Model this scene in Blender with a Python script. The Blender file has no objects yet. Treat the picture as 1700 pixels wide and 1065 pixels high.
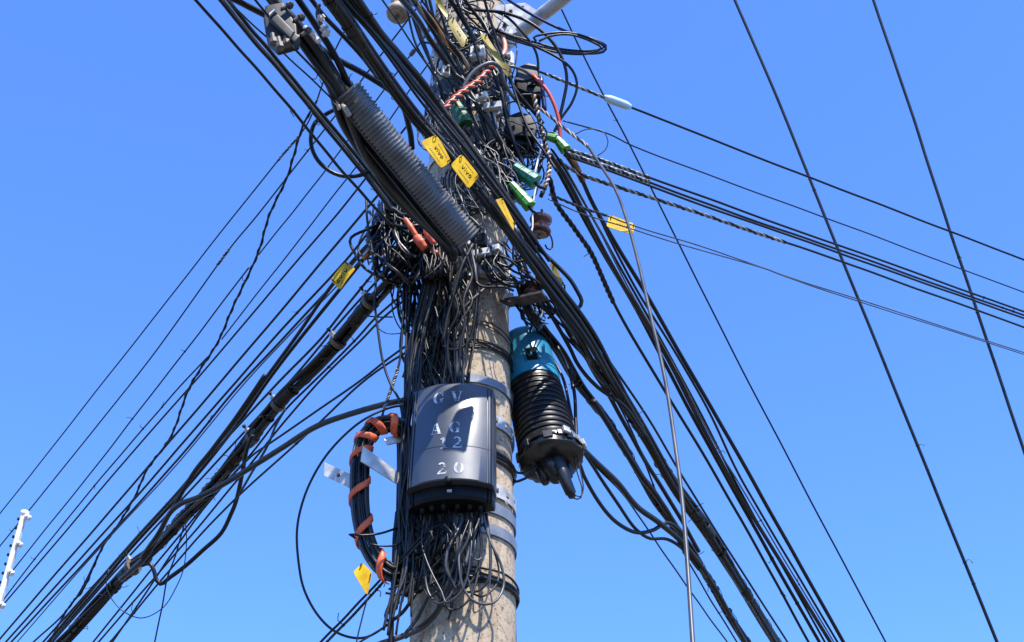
import bpy, bmesh, math, random
from mathutils import Vector, Matrix

random.seed(7)
SC = bpy.context.scene
COL = SC.collection
PI = math.pi
rad = math.radians

# ------------------------------------------------------------------ camera
PITCH = rad(36.0)
HFOV = rad(40.0)
W0, H0 = 1700.0, 1065.0
F = W0 / 2 / math.tan(HFOV / 2)          # focal length in photograph pixels
CAM = Vector((0, 0, 1.6))
FWD = Vector((0, math.cos(PITCH), math.sin(PITCH)))
UPV = Vector((0, -math.sin(PITCH), math.cos(PITCH)))
cd = bpy.data.cameras.new('camera')
cd.sensor_width = 36.0
cd.lens = 18.0 / math.tan(HFOV / 2)
cd.clip_start = 0.05
cd.clip_end = 3000
cam = bpy.data.objects.new('camera', cd)
COL.objects.link(cam)
cam.location = CAM
cam.rotation_euler = (PI / 2 + PITCH, 0, 0)
SC.camera = cam

# ------------------------------------------------------------------ light
SUN_EL, SUN_AZ = rad(61), rad(25)        # azimuth: to the right of straight behind the camera
sdir = Vector((math.sin(SUN_AZ) * math.cos(SUN_EL), -math.cos(SUN_AZ) * math.cos(SUN_EL), math.sin(SUN_EL)))
world = bpy.data.worlds.new('World')
SC.world = world
world.use_nodes = True
wn = world.node_tree
sky = wn.nodes.new('ShaderNodeTexSky')
sky.sky_type = 'NISHITA'
sky.sun_disc = False
sky.sun_elevation = SUN_EL
sky.sun_rotation = math.atan2(sdir.x, sdir.y)
sky.altitude = 300
sky.air_density = 1.0
sky.dust_density = 0.35
sky.ozone_density = 2.2
bg = wn.nodes['Background']
bg.inputs[1].default_value = 0.15
tint = wn.nodes.new('ShaderNodeVectorMath')          # white balance of the photograph's deep blue sky
tint.operation = 'MULTIPLY'
tint.inputs[1].default_value = (0.57, 0.89, 1.45)
wn.links.new(sky.outputs[0], tint.inputs[0])
wn.links.new(tint.outputs[0], bg.inputs[0])
sl = bpy.data.lights.new('sun', 'SUN')
sl.energy = 5.0
sl.angle = rad(0.53)
sl.color = (1.0, 0.95, 0.87)
sun = bpy.data.objects.new('sun', sl)
COL.objects.link(sun)
sun.rotation_euler = sdir.to_track_quat('Z', 'Y').to_euler()
sun.location = (3, -4, 12)
SC.view_settings.view_transform = 'Standard'
SC.view_settings.look = 'None'
SC.view_settings.exposure = 0.9
SC.view_settings.gamma = 1.0
SC.view_settings.use_curve_mapping = False

# ------------------------------------------------------------------ geometry of the view
D = 3.9                                  # distance of the pole's axis in front of the camera

def ray(px, py):
    u = (px - W0 / 2) / F
    v = (H0 / 2 - py) / F
    return Vector((u, 0, 0)) + UPV * v + FWD

def T(px, py, d):
    return (D + d) / ray(px, py).y

def P(px, py, d):
    r = ray(px, py)
    return CAM + r * ((D + d) / r.y)

def mpp(px, py, d):                      # metres per photograph pixel there
    return T(px, py, d) / F

def hplane(px, py, h):                   # depth offset of that sight line at height h above the camera
    r = ray(px, py)
    return h / r.z * r.y - D

AXB, AXT = P(769, 1065, 0), P(776, 200, 0)
RB, RT = 89 * mpp(769, 1065, 0), 60.5 * mpp(776, 200, 0)
def axis(z):
    k = (z - AXB.z) / (AXT.z - AXB.z)
    return AXB.lerp(AXT, k), RB + (RT - RB) * k
def pole_r(z): return axis(z)[1]

def surf(px, py, off=0.0):
    """depth offset of the pole's front surface along that sight line (its flank beyond the silhouette)"""
    d = -0.1
    for _ in range(4):
        p = P(px, py, d)
        c, r = axis(p.z)
        x = p.x - c.x
        d = -math.sqrt(max(0.0, r * r - x * x)) - off
    return d
def S(px, py, off=0.012): return (px, py, surf(px, py, off))

# ------------------------------------------------------------------ materials
def new_mat(name):
    m = bpy.data.materials.new(name)
    m.use_nodes = True
    nt = m.node_tree
    b = nt.nodes['Principled BSDF']
    return m, nt, b

def mat(name, c1, c2=None, rough=0.5, metal=0.0, scale=20.0, bump=0.0, bscale=60.0, spec=0.5, objvar=0.0, det=5.0, rvar=0.1):
    m, nt, b = new_mat(name)
    c2 = c2 or tuple(x * 0.6 for x in c1)
    tc = nt.nodes.new('ShaderNodeTexCoord')
    no = nt.nodes.new('ShaderNodeTexNoise')
    no.inputs['Scale'].default_value = scale
    no.inputs['Detail'].default_value = det
    nt.links.new(tc.outputs['Object'], no.inputs['Vector'])
    rp = nt.nodes.new('ShaderNodeValToRGB')
    rp.color_ramp.elements[0].position = 0.35
    rp.color_ramp.elements[1].position = 0.68
    rp.color_ramp.elements[0].color = (*c2, 1)
    rp.color_ramp.elements[1].color = (*c1, 1)
    nt.links.new(no.outputs[0], rp.inputs[0])
    col = rp.outputs[0]
    if objvar:
        oi = nt.nodes.new('ShaderNodeObjectInfo')
        mr = nt.nodes.new('ShaderNodeMapRange')
        mr.inputs['To Min'].default_value = 1 - objvar
        mr.inputs['To Max'].default_value = 1 + objvar
        nt.links.new(oi.outputs['Random'], mr.inputs[0])
        vm = nt.nodes.new('ShaderNodeVectorMath')
        vm.operation = 'SCALE'
        nt.links.new(col, vm.inputs[0])
        nt.links.new(mr.outputs[0], vm.inputs['Scale'])
        col = vm.outputs[0]
    nt.links.new(col, b.inputs['Base Color'])
    mr2 = nt.nodes.new('ShaderNodeMapRange')
    mr2.inputs['To Min'].default_value = max(0.05, rough - rvar)
    mr2.inputs['To Max'].default_value = min(1.0, rough + rvar)
    nt.links.new(no.outputs[0], mr2.inputs[0])
    nt.links.new(mr2.outputs[0], b.inputs['Roughness'])
    b.inputs['Metallic'].default_value = metal
    b.inputs['Specular IOR Level'].default_value = spec
    if bump:
        n2 = nt.nodes.new('ShaderNodeTexNoise')
        n2.inputs['Scale'].default_value = bscale
        n2.inputs['Detail'].default_value = 4
        nt.links.new(tc.outputs['Object'], n2.inputs['Vector'])
        bp = nt.nodes.new('ShaderNodeBump')
        bp.inputs['Strength'].default_value = bump
        bp.inputs['Distance'].default_value = 0.004
        nt.links.new(n2.outputs[0], bp.inputs['Height'])
        nt.links.new(bp.outputs[0], b.inputs['Normal'])
    return m

M = {}
M['black'] = mat('black_sheath', (0.0085, 0.008, 0.0075), (0.004, 0.004, 0.004), 0.40, spec=0.34, scale=9, objvar=0.45, bump=0.15, bscale=120)
M['dusty'] = mat('dusty_black_sheath', (0.027, 0.0245, 0.021), (0.009, 0.0085, 0.0075), 0.46, spec=0.36, scale=14, objvar=0.35, bump=0.25, bscale=90)
M['brownblack'] = mat('weathered_sheath', (0.018, 0.0135, 0.010), (0.007, 0.0058, 0.005), 0.50, spec=0.32, scale=12, objvar=0.3, bump=0.3, bscale=90)
M['grey'] = mat('grey_sheath', (0.12, 0.117, 0.11), (0.05, 0.049, 0.047), 0.42, scale=15, objvar=0.25)
M['lead'] = mat('lead_grey_sheath', (0.060, 0.059, 0.058), (0.026, 0.026, 0.026), 0.38, scale=12, objvar=0.2)
M['bluewire'] = mat('blue_black_sheath', (0.010, 0.022, 0.14), (0.006, 0.012, 0.07), 0.35, scale=8)
M['white'] = mat('pale_plastic', (0.72, 0.70, 0.66), (0.45, 0.43, 0.40), 0.5, scale=30)
M['palegrip'] = mat('aluminium_strand', (0.34, 0.325, 0.29), (0.13, 0.122, 0.108), 0.45, metal=0.2, scale=40, objvar=0.2)
M['steel'] = mat('galvanised_steel', (0.56, 0.55, 0.53), (0.34, 0.335, 0.32), 0.45, metal=0.2, scale=26, bump=0.15, bscale=70, objvar=0.12)
M['darksteel'] = mat('weathered_steel', (0.13, 0.115, 0.10), (0.055, 0.045, 0.038), 0.6, metal=0.2, scale=30, bump=0.3, bscale=70)
M['bandblue'] = mat('painted_band', (0.20, 0.215, 0.24), (0.14, 0.155, 0.18), 0.4, metal=0.15, scale=20)
M['yellow'] = mat('yellow_plate', (0.68, 0.42, 0.004), (0.42, 0.22, 0.004), 0.5, scale=26, objvar=0.12, spec=0.15)
M['olive'] = mat('olive_yellow_strip', (0.40, 0.28, 0.012), (0.22, 0.14, 0.010), 0.45, scale=26)
M['amber'] = mat('amber_sleeve', (0.48, 0.20, 0.03), (0.26, 0.10, 0.02), 0.5, scale=30)
M['print'] = mat('black_print', (0.016, 0.013, 0.010), (0.010, 0.009, 0.008), 0.85, spec=0.05)
M['finep'] = mat('faded_print', (0.30, 0.17, 0.02), (0.22, 0.12, 0.015), 0.6)
M['orange'] = mat('orange_spiral', (0.80, 0.125, 0.025), (0.50, 0.065, 0.02), 0.5, scale=34)
M['red'] = mat('red_duct', (0.60, 0.06, 0.03), (0.45, 0.04, 0.02), 0.42, scale=20)
M['salmon'] = mat('sun_bleached_duct', (0.72, 0.32, 0.22), (0.60, 0.22, 0.14), 0.5, scale=20)
M['green'] = mat('green_wedge_clamp', (0.010, 0.19, 0.10), (0.010, 0.09, 0.055), 0.45, scale=40, bump=0.2)
M['lime'] = mat('lime_clamp', (0.09, 0.36, 0.035), (0.05, 0.17, 0.02), 0.45, scale=40, bump=0.2)
M['darkgreen'] = mat('dark_green_clamp', (0.012, 0.10, 0.02), (0.01, 0.06, 0.015), 0.45, scale=18)
M['cap'] = mat('blue_dome', (0.020, 0.23, 0.36), (0.014, 0.165, 0.27), 0.36, scale=10)
M['capm'] = mat('matt_blue_frame', (0.012, 0.165, 0.27), (0.008, 0.115, 0.20), 0.75, scale=10, spec=0.1)
M['body'] = mat('black_closure', (0.010, 0.010, 0.0105), (0.006, 0.006, 0.006), 0.34, scale=14, bump=0.1)
M['ptube'] = mat('corrugated_black', (0.135, 0.135, 0.133), (0.075, 0.075, 0.075), 0.31, scale=16, rvar=0.10, spec=0.7)
M['boxm'] = mat('slate_plastic', (0.044, 0.050, 0.062), (0.029, 0.033, 0.043), 0.39, scale=5, bump=0.06, bscale=24, rvar=0.11, spec=0.85)
M['boxd'] = mat('black_plastic', (0.008, 0.008, 0.008), (0.005, 0.005, 0.005), 0.5, spec=0.2, scale=12)
M['clampb'] = mat('dark_grey_casting', (0.020, 0.017, 0.0145), (0.008, 0.007, 0.006), 0.55, scale=26, bump=0.2)
M['paint'] = mat('white_stencil', (0.62, 0.63, 0.64), (0.10, 0.105, 0.12), 0.6, scale=55, det=8)
M['porc'] = mat('brown_porcelain', (0.105, 0.036, 0.022), (0.060, 0.020, 0.013), 0.17, scale=18)
M['porcb'] = mat('unglazed_porcelain', (0.42, 0.33, 0.24), (0.24, 0.18, 0.13), 0.7, scale=60)
M['strapm'] = mat('dull_strap', (0.16, 0.11, 0.075), (0.06, 0.045, 0.035), 0.65, scale=50)
M['bleach'] = mat('sleeve_splice', (0.52, 0.68, 0.78), (0.42, 0.60, 0.72), 0.35, scale=16)
M['whitepost'] = mat('white_painted_post', (0.82, 0.80, 0.76), (0.60, 0.57, 0.52), 0.5, scale=30)
M['render'] = mat('rendered_wall', (0.55, 0.50, 0.43), (0.42, 0.38, 0.32), 0.85, scale=6, bump=0.4)
M['asphalt'] = mat('asphalt', (0.055, 0.053, 0.050), (0.038, 0.037, 0.035), 0.9, scale=30, bump=0.5)
M['pave'] = mat('pavement_concrete', (0.20, 0.18, 0.155), (0.14, 0.13, 0.11), 0.9, scale=8, bump=0.3)
M['soil'] = mat('dry_ground', (0.10, 0.08, 0.055), (0.06, 0.05, 0.035), 0.95, scale=3, bump=0.5)

def concrete():
    m, nt, b = new_mat('pole_concrete')
    tc = nt.nodes.new('ShaderNodeTexCoord')
    def noise(s, d, r=0.6):
        n = nt.nodes.new('ShaderNodeTexNoise')
        n.inputs['Scale'].default_value = s
        n.inputs['Detail'].default_value = d
        n.inputs['Roughness'].default_value = r
        nt.links.new(tc.outputs['Object'], n.inputs['Vector'])
        return n
    def ramp(src, stops):
        r = nt.nodes.new('ShaderNodeValToRGB')
        e = r.color_ramp.elements
        while len(e) < len(stops): e.new(0.5)
        for i, (p, c) in enumerate(stops):
            e[i].position = p
            e[i].color = (*c, 1)
        nt.links.new(src, r.inputs[0])
        return r
    def mul(a, c, f=1.0):
        x = nt.nodes.new('ShaderNodeMix')
        x.data_type = 'RGBA'
        x.blend_type = 'MULTIPLY'
        x.inputs[0].default_value = f
        nt.links.new(a, x.inputs[6])
        nt.links.new(c, x.inputs[7])
        return x.outputs[2]
    big = noise(5, 6, 0.65)
    base = ramp(big.outputs[0], [(0.3, (0.35, 0.265, 0.175)), (0.52, (0.49, 0.385, 0.27)), (0.75, (0.57, 0.465, 0.34))])
    fine = noise(70, 3, 0.7)
    grain = ramp(fine.outputs[0], [(0.34, (0.42, 0.40, 0.37)), (0.52, (1, 1, 1)), (0.8, (1.0, 0.98, 0.95))])
    c = mul(base.outputs[0], grain.outputs[0], 0.8)
    mp = nt.nodes.new('ShaderNodeMapping')
    mp.inputs['Scale'].default_value = (22, 22, 1.3)
    nt.links.new(tc.outputs['Object'], mp.inputs['Vector'])
    st = nt.nodes.new('ShaderNodeTexNoise')
    st.inputs['Scale'].default_value = 1.0
    st.inputs['Detail'].default_value = 5
    nt.links.new(mp.outputs[0], st.inputs['Vector'])
    strk = ramp(st.outputs[0], [(0.34, (0.68, 0.63, 0.58)), (0.50, (1, 1, 1))])
    c = mul(c, strk.outputs[0], 0.75)
    blot = noise(2.3, 3, 0.5)
    bl_ = ramp(blot.outputs[0], [(0.35, (0.78, 0.76, 0.74)), (0.6, (1, 1, 1))])
    c = mul(c, bl_.outputs[0], 0.9)
    vo = nt.nodes.new('ShaderNodeTexVoronoi')
    vo.inputs['Scale'].default_value = 46
    nt.links.new(tc.outputs['Object'], vo.inputs['Vector'])
    sel = noise(18, 2)
    # pits: small voronoi centres where a second noise allows them
    mth = nt.nodes.new('ShaderNodeMath'); mth.operation = 'SUBTRACT'
    k = nt.nodes.new('ShaderNodeMath'); k.operation = 'MULTIPLY'; k.inputs[1].default_value = 0.30
    nt.links.new(sel.outputs[0], k.inputs[0])
    nt.links.new(vo.outputs['Distance'], mth.inputs[0])
    nt.links.new(k.outputs[0], mth.inputs[1])
    pit = ramp(mth.outputs[0], [(0.0, (0.30, 0.28, 0.26)), (0.035, (1, 1, 1))])
    c = mul(c, pit.outputs[0], 0.7)
    nt.links.new(c, b.inputs['Base Color'])
    b.inputs['Roughness'].default_value = 0.9
    b.inputs['Specular IOR Level'].default_value = 0.25
    add = nt.nodes.new('ShaderNodeMath'); add.operation = 'ADD'
    nt.links.new(fine.outputs[0], add.inputs[0])
    nt.links.new(pit.outputs[0], add.inputs[1])
    bp = nt.nodes.new('ShaderNodeBump')
    bp.inputs['Strength'].default_value = 0.5
    bp.inputs['Distance'].default_value = 0.003
    nt.links.new(add.outputs[0], bp.inputs['Height'])
    nt.links.new(bp.outputs[0], b.inputs['Normal'])
    return m
M['concrete'] = concrete()

# ------------------------------------------------------------------ object helpers
def tag(o, label=None, cat=None, group=None, kind=None):
    if label: o['label'] = label
    if cat: o['category'] = cat
    if group: o['group'] = group
    if kind: o['kind'] = kind
    return o

def empty(name, loc, label=None, cat=None, group=None):
    o = bpy.data.objects.new(name, None)
    o.empty_display_size = 0.05
    COL.objects.link(o)
    o.location = loc
    return tag(o, label, cat, group)

def mesh_obj(name, verts, faces, m, parent=None, smooth=True):
    me = bpy.data.meshes.new(name)
    if parent is not None:
        off = parent_off(parent)
        verts = [Vector(v) - off for v in verts]
        org = Vector((0, 0, 0))
    else:                                  # put the origin at the first vertex ring, not at the world's
        org = Vector(verts[0])
        verts = [Vector(v) - org for v in verts]
    me.from_pydata([tuple(v) for v in verts], [], faces)
    if smooth:
        me.polygons.foreach_set('use_smooth', [True] * len(me.polygons))
    me.materials.append(M[m] if isinstance(m, str) else m)
    o = bpy.data.objects.new(name, me)
    COL.objects.link(o)
    o.location = org
    if parent is not None:
        o.parent = parent
    return o

def parent_off(p):
    off = Vector((0, 0, 0))
    while p is not None:
        off += Vector(p.location)
        p = p.parent
    return off

def merge(parts):
    V, Fc = [], []
    for v, f in parts:
        n = len(V)
        V += list(v)
        Fc += [tuple(i + n for i in q) for q in f]
    return V, Fc

def catmull(pts, n):
    if len(pts) == 2:
        return [pts[0].lerp(pts[1], i / (n - 1)) for i in range(n)]
    ts = [0.0]
    for a, b in zip(pts, pts[1:]):
        ts.append(ts[-1] + max(1e-5, (b - a).length) ** 0.5)
    ext = [pts[0] * 2 - pts[1]] + pts + [pts[-1] * 2 - pts[-2]]
    te = [ts[0] - (ts[1] - ts[0])] + ts + [ts[-1] + (ts[-1] - ts[-2])]
    # sample evenly by chord length
    ch = [0.0]
    for a, b in zip(pts, pts[1:]): ch.append(ch[-1] + (b - a).length)
    out = []
    j = 0
    for i in range(n):
        s = ch[-1] * i / (n - 1)
        while j < len(pts) - 2 and s > ch[j + 1]: j += 1
        k = (s - ch[j]) / max(1e-6, ch[j + 1] - ch[j])
        t = ts[j] + k * (ts[j + 1] - ts[j])
        p0, p1, p2, p3 = ext[j], ext[j + 1], ext[j + 2], ext[j + 3]
        t0, t1, t2, t3 = te[j], te[j + 1], te[j + 2], te[j + 3]
        A1 = p0 * ((t1 - t) / (t1 - t0)) + p1 * ((t - t0) / (t1 - t0))
        A2 = p1 * ((t2 - t) / (t2 - t1)) + p2 * ((t - t1) / (t2 - t1))
        A3 = p2 * ((t3 - t) / (t3 - t2)) + p3 * ((t - t2) / (t3 - t2))
        B1 = A1 * ((t2 - t) / (t2 - t0)) + A2 * ((t - t0) / (t2 - t0))
        B2 = A2 * ((t3 - t) / (t3 - t1)) + A3 * ((t - t1) / (t3 - t1))
        out.append(B1 * ((t2 - t) / (t2 - t1)) + B2 * ((t - t1) / (t2 - t1)))
    return out

def frames(path):
    n = len(path)
    tan = []
    for i in range(n):
        a, b = path[max(0, i - 1)], path[min(n - 1, i + 1)]
        v = b - a
        tan.append(v.normalized() if v.length > 1e-9 else Vector((0, 0, 1)))
    up = Vector((0, 0, 1)) if abs(tan[0].z) < 0.9 else Vector((1, 0, 0))
    nrm = (up - tan[0] * up.dot(tan[0])).normalized()
    out = []
    for t in tan:
        nrm = nrm - t * nrm.dot(t)
        if nrm.length < 1e-6: nrm = t.orthogonal()
        nrm.normalize()
        out.append((t, nrm, t.cross(nrm)))
    return out

def sweep(path, r, sides=8, caps=True, squash=1.0):
    """tube along path; r is a number or a function of 0..1"""
    fr = frames(path)
    V, Fc = [], []
    n = len(path)
    cs = [(math.cos(2 * PI * k / sides), math.sin(2 * PI * k / sides) * squash) for k in range(sides)]
    for i, (p, (t, a, b)) in enumerate(zip(path, fr)):
        rr = r(i / (n - 1)) if callable(r) else r
        for c, s in cs:
            V.append(p + a * (c * rr) + b * (s * rr))
    for i in range(n - 1):
        for k in range(sides):
            k2 = (k + 1) % sides
            Fc.append((i * sides + k, i * sides + k2, (i + 1) * sides + k2, (i + 1) * sides + k))
    if caps:
        Fc.append(tuple(range(sides - 1, -1, -1)))
        Fc.append(tuple((n - 1) * sides + k for k in range(sides)))
    return V, Fc

def helix(path, R, turns, phase=0.0, sub=None):
    n = sub or max(len(path), int(turns * 10))
    p2 = catmull(path, n) if n != len(path) else path
    fr = frames(p2)
    out = []
    for i, (p, (t, a, b)) in enumerate(zip(p2, fr)):
        ph = phase + 2 * PI * turns * i / (n - 1)
        out.append(p + a * (math.cos(ph) * R) + b * (math.sin(ph) * R))
    return out

def resolve(pts):
    """pixel points (x, y[, d]); missing depths follow a straight line in space"""
    acc = [0.0]
    for a, b in zip(pts, pts[1:]):
        acc.append(acc[-1] + math.hypot(b[0] - a[0], b[1] - a[1]))
    known = [(i, 1.0 / T(p[0], p[1], p[2])) for i, p in enumerate(pts) if len(p) > 2]
    if known[0][0] != 0: known.insert(0, (0, known[0][1]))
    if known[-1][0] != len(pts) - 1: known.append((len(pts) - 1, known[-1][1]))
    out = []
    for i, p in enumerate(pts):
        for (ia, qa), (ib, qb) in zip(known, known[1:]):
            if ia <= i <= ib:
                k = (acc[i] - acc[ia]) / max(1e-6, acc[ib] - acc[ia])
                q = qa + (qb - qa) * k
                break
        out.append(CAM + ray(p[0], p[1]) * (1.0 / q))
    return out, acc[-1]

def at_edge(p):
    return p[0] <= 2 or p[0] >= W0 - 2 or p[1] <= 2 or p[1] >= H0 - 2

def path_of(pts, d0=None, d1=None, k=None, ext=2.2, wob=0.0018, n=None):
    pts = [tuple(p) for p in pts]
    if d0 is not None and len(pts[0]) < 3: pts[0] = (pts[0][0], pts[0][1], d0)
    if k is not None:
        h = P(*pts[0]).z - CAM.z
        pl = hplane(pts[-1][0], pts[-1][1], h)
        d1 = pts[0][2] + k * (pl - pts[0][2])
    if d1 is not None and len(pts[-1]) < 3: pts[-1] = (pts[-1][0], pts[-1][1], d1)
    p3, L = resolve(pts)
    n = n or int(max(8, min(110, L / 7)))
    path = catmull(p3, n)
    if wob:
        ph = [random.uniform(0, 6.28) for _ in range(6)]
        fr = frames(path)
        for i, (t, a, b) in enumerate(fr):
            s = i / (n - 1)
            e = min(1.0, 6 * s, 6 * (1 - s))
            q = min(2.2, L / 200.0)
            path[i] = path[i] + a * (wob * e * (math.sin(6 * q * s + ph[0]) + 0.5 * math.sin(15 * q * s + ph[1]))) \
                + b * (wob * e * (math.sin(7 * q * s + ph[2]) + 0.5 * math.sin(17 * q * s + ph[3])))
    if ext and at_edge(pts[-1]):
        m = max(1, min(6, n // 8))
        t = (path[-1] - path[-1 - m]).normalized()
        path += [path[-1] + t * (ext * i / 4) + Vector((0, 0, -0.012 * i * i * 0)) for i in range(1, 5)]
    if ext and at_edge(pts[0]):
        m = max(1, min(6, n // 8))
        t = (path[0] - path[m]).normalized()
        path = [path[0] + t * (ext * i / 4) for i in range(4, 0, -1)] + path
    return path

def width_r(pts, w, d):
    return w / 2 * mpp(pts[0][0], pts[0][1], d)

def cable(label, w, m, pts, d0=None, d1=None, k=None, group=None, name='cable', cat='cable', wob=0.0010, sides=8, ext=2.2, ref=0, lumps=0.0):
    path = path_of(pts, d0, d1, k, ext, wob)
    # the width in pixels is measured at pixel point number ref
    q = pts[ref]
    pr = min(path, key=lambda p: (px_of(p) - Vector(q[:2])).length)
    tz = (pr - CAM).dot(FWD)
    r = max(0.0016, w / 2 * tz / F)
    if lumps:
        a, b = random.uniform(0, 6), random.uniform(0, 6)
        rr = lambda s: r * (1 + lumps * (math.sin(41 * s + a) * math.sin(67 * s + b)))
    else:
        rr = r
    v, f = sweep(path, rr, sides)
    o = mesh_obj(name, v, f, m)
    tag(o, label, cat, group)
    o['_r'] = r
    del o['_r']
    CP[o.name] = (path, r)
    return o
CP = {}

def px_of(p):
    v = p - CAM
    z = v.dot(FWD)
    return Vector((W0 / 2 + v.x / z * F, H0 / 2 - v.dot(UPV) / z * F))

def bundle(label, n, w, R, mats, pts, d0=None, d1=None, k=None, group=None, name='bundled_cable', ref=0, twist=1.2, ext=2.2, lash=0, loose=None):
    """several separate cables that run together along one path"""
    base = path_of(pts, d0, d1, k, ext, 0.0015)
    q = pts[ref]
    pr = min(base, key=lambda p: (px_of(p) - Vector(q[:2])).length)
    s = (pr - CAM).dot(FWD) / F
    fr = frames(base)
    N = len(base)
    out = []
    for i in range(n):
        a0 = 2 * PI * i / n + random.uniform(-0.3, 0.3)
        rr = R * s * (1.0 if n < 4 or i else 0.15)
        tw = twist + random.uniform(-0.4, 0.4)
        f1, f2 = random.uniform(0, 6), random.uniform(0, 6)
        path = []
        for j, (p, (t, a, b)) in enumerate(zip(base, fr)):
            u = j / (N - 1)
            ang = a0 + tw * u + 0.5 * math.sin(9 * u + f1)
            g = rr * (0.85 + 0.3 * math.sin(13 * u + f2))
            if loose:
                yy_ = px_of(p).y if (p - CAM).dot(FWD) > 0.2 else -999
                if loose[0] < yy_ < loose[1]:
                    g *= 1 + loose[2] * math.sin(PI * (yy_ - loose[0]) / (loose[1] - loose[0])) * (0.6 + 0.4 * math.sin(i * 2.7))
            path.append(p + a * math.cos(ang) * g + b * math.sin(ang) * g)
        r = max(0.002, w * random.uniform(0.8, 1.2) / 2 * s)
        v, f = sweep(path, r, 8)
        o = mesh_obj(name, v, f, mats[i % len(mats)])
        tag(o, label, 'cable', group)
        out.append(o)
    if lash:
        RT_ = (R + w * .5) * s * 0.90
        if loose:
            ys_ = [px_of(p).y if (p - CAM).dot(FWD) > 0.2 else -999 for p in base]
            up_ = [p for p, y_ in zip(base, ys_) if y_ < loose[0] + 15]
            lo_ = [p for p, y_ in zip(base, ys_) if y_ > loose[1] - 15]
            dress(out[0], up_, RT_, lash // 2)
            dress(out[0], lo_, RT_, lash // 2)
        else:
            dress(out[0], base, RT_, lash)
    return base, out

rt = random.Random(99)
def dress(o, path, R, n, m='black', lashing=True):
    """lashing wire, tape and cable ties with their cut tails on a run of cable"""
    N = len(path)
    if lashing:
        L = sum((b - a).length for a, b in zip(path, path[1:]))
        h = helix(path, R * 0.96, L / 0.17, rt.uniform(0, 6))
        v, f = sweep(h, 0.0014, 5)
        mesh_obj('lashing_wire', v, f, 'lead', o)
    fr = frames(path)
    for i in range(n):
        k = rt.randrange(2, N - 2)
        t, a, b = fr[k]
        c = path[k]
        g = rt.uniform(0, 6.28)
        up = a * math.cos(g) + b * math.sin(g)
        if rt.random() < 0.3 and lashing:      # a short wrap of tape
            q = max(1, int(0.05 / max(1e-4, (path[k + 1] - path[k]).length)))
            seg = path[max(0, k - q):min(N, k + q + 1)]
            v, f = sweep(catmull(seg, 8), lambda u: R * (0.97 + 0.05 * math.sin(9 * u + g)) * min(1, 0.85 + 1.2 * u, 0.85 + 1.2 * (1 - u)), 10, True)
            mesh_obj('tape_wrap', v, f, rt.choice(['brownblack', 'dusty']), o)
            continue
        v, f = lathe(c, t, [(-0.0025, R * 0.97), (-0.0025, R * 1.03 + 0.001), (0.0025, R * 1.03 + 0.001), (0.0025, R * 0.97)], 12)
        tie = mesh_obj('cable_tie', v, f, m, o, False)
        l = rt.uniform(0.012, 0.034)
        p0 = c + up * R
        pts = [p0, p0 + up * l * .5 + t * rt.uniform(-.008, .008), p0 + up * l + t * rt.uniform(-.02, .02)]
        v, f = sweep(catmull(pts, 5), 0.0014, 5)
        mesh_obj('tie_tail', v, f, m, tie)

def wrap(parent, path, u0, u1, R, r, turns, m, name='spiral_wrap', phase=0.0, sides=6):
    n = len(path)
    i0, i1 = int(u0 * (n - 1)), max(int(u0 * (n - 1)) + 2, int(u1 * (n - 1)))
    seg = path[i0:i1 + 1]
    h = helix(seg, R, turns, phase)
    v, f = sweep(h, r, sides)
    return mesh_obj(name, v, f, m, parent)

def near_u(path, px, py):
    best = min(range(len(path)), key=lambda i: (px_of(path[i]) - Vector((px, py))).length)
    return best / (len(path) - 1)

def box_geo(c, ax, ay, az, sx, sy, sz, bev=0.15):
    """bevelled block: centre, three unit axes, half sizes"""
    b = min(sx, sy, sz) * bev
    V = []
    for k, (z, s) in enumerate(((-sz, b), (-sz + b, 0), (sz - b, 0), (sz, b))):
        xs, ys = sx - s, sy - s
        c2 = b if s == 0 else b * 0.6
        for (x, y) in ((xs - c2, ys), (xs, ys - c2), (xs, -ys + c2), (xs - c2, -ys), (-xs + c2, -ys), (-xs, -ys + c2), (-xs, ys - c2), (-xs + c2, ys)):
            V.append(c + ax * x + ay * y + az * z)
    Fc = []
    for k in range(3):
        for i in range(8):
            j = (i + 1) % 8
            Fc.append((k * 8 + i, (k + 1) * 8 + i, (k + 1) * 8 + j, k * 8 + j))
    Fc.append(tuple(range(8)))
    Fc.append(tuple(24 + i for i in range(7, -1, -1)))
    return V, Fc

def lathe(c, ax, prof, sides=28):
    """profile of (distance along ax, radius)"""
    ax = ax.normalized()
    a = ax.orthogonal().normalized()
    b = ax.cross(a)
    V, Fc = [], []
    for (h, r) in prof:
        for k in range(sides):
            g = 2 * PI * k / sides
            V.append(c + ax * h + (a * math.cos(g) + b * math.sin(g)) * r)
    for i in range(len(prof) - 1):
        for k in range(sides):
            k2 = (k + 1) % sides
            Fc.append((i * sides + k, i * sides + k2, (i + 1) * sides + k2, (i + 1) * sides + k))
    Fc.append(tuple(range(sides - 1, -1, -1)))
    Fc.append(tuple((len(prof) - 1) * sides + k for k in range(sides)))
    return V, Fc

def ring_path(c, ax, R, n=32, a0=0.0, a1=2 * PI):
    ax = ax.normalized()
    a = ax.orthogonal().normalized()
    b = ax.cross(a)
    return [c + (a * math.cos(a0 + (a1 - a0) * i / n) + b * math.sin(a0 + (a1 - a0) * i / n)) * R for i in range(n + 1)]

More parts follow.
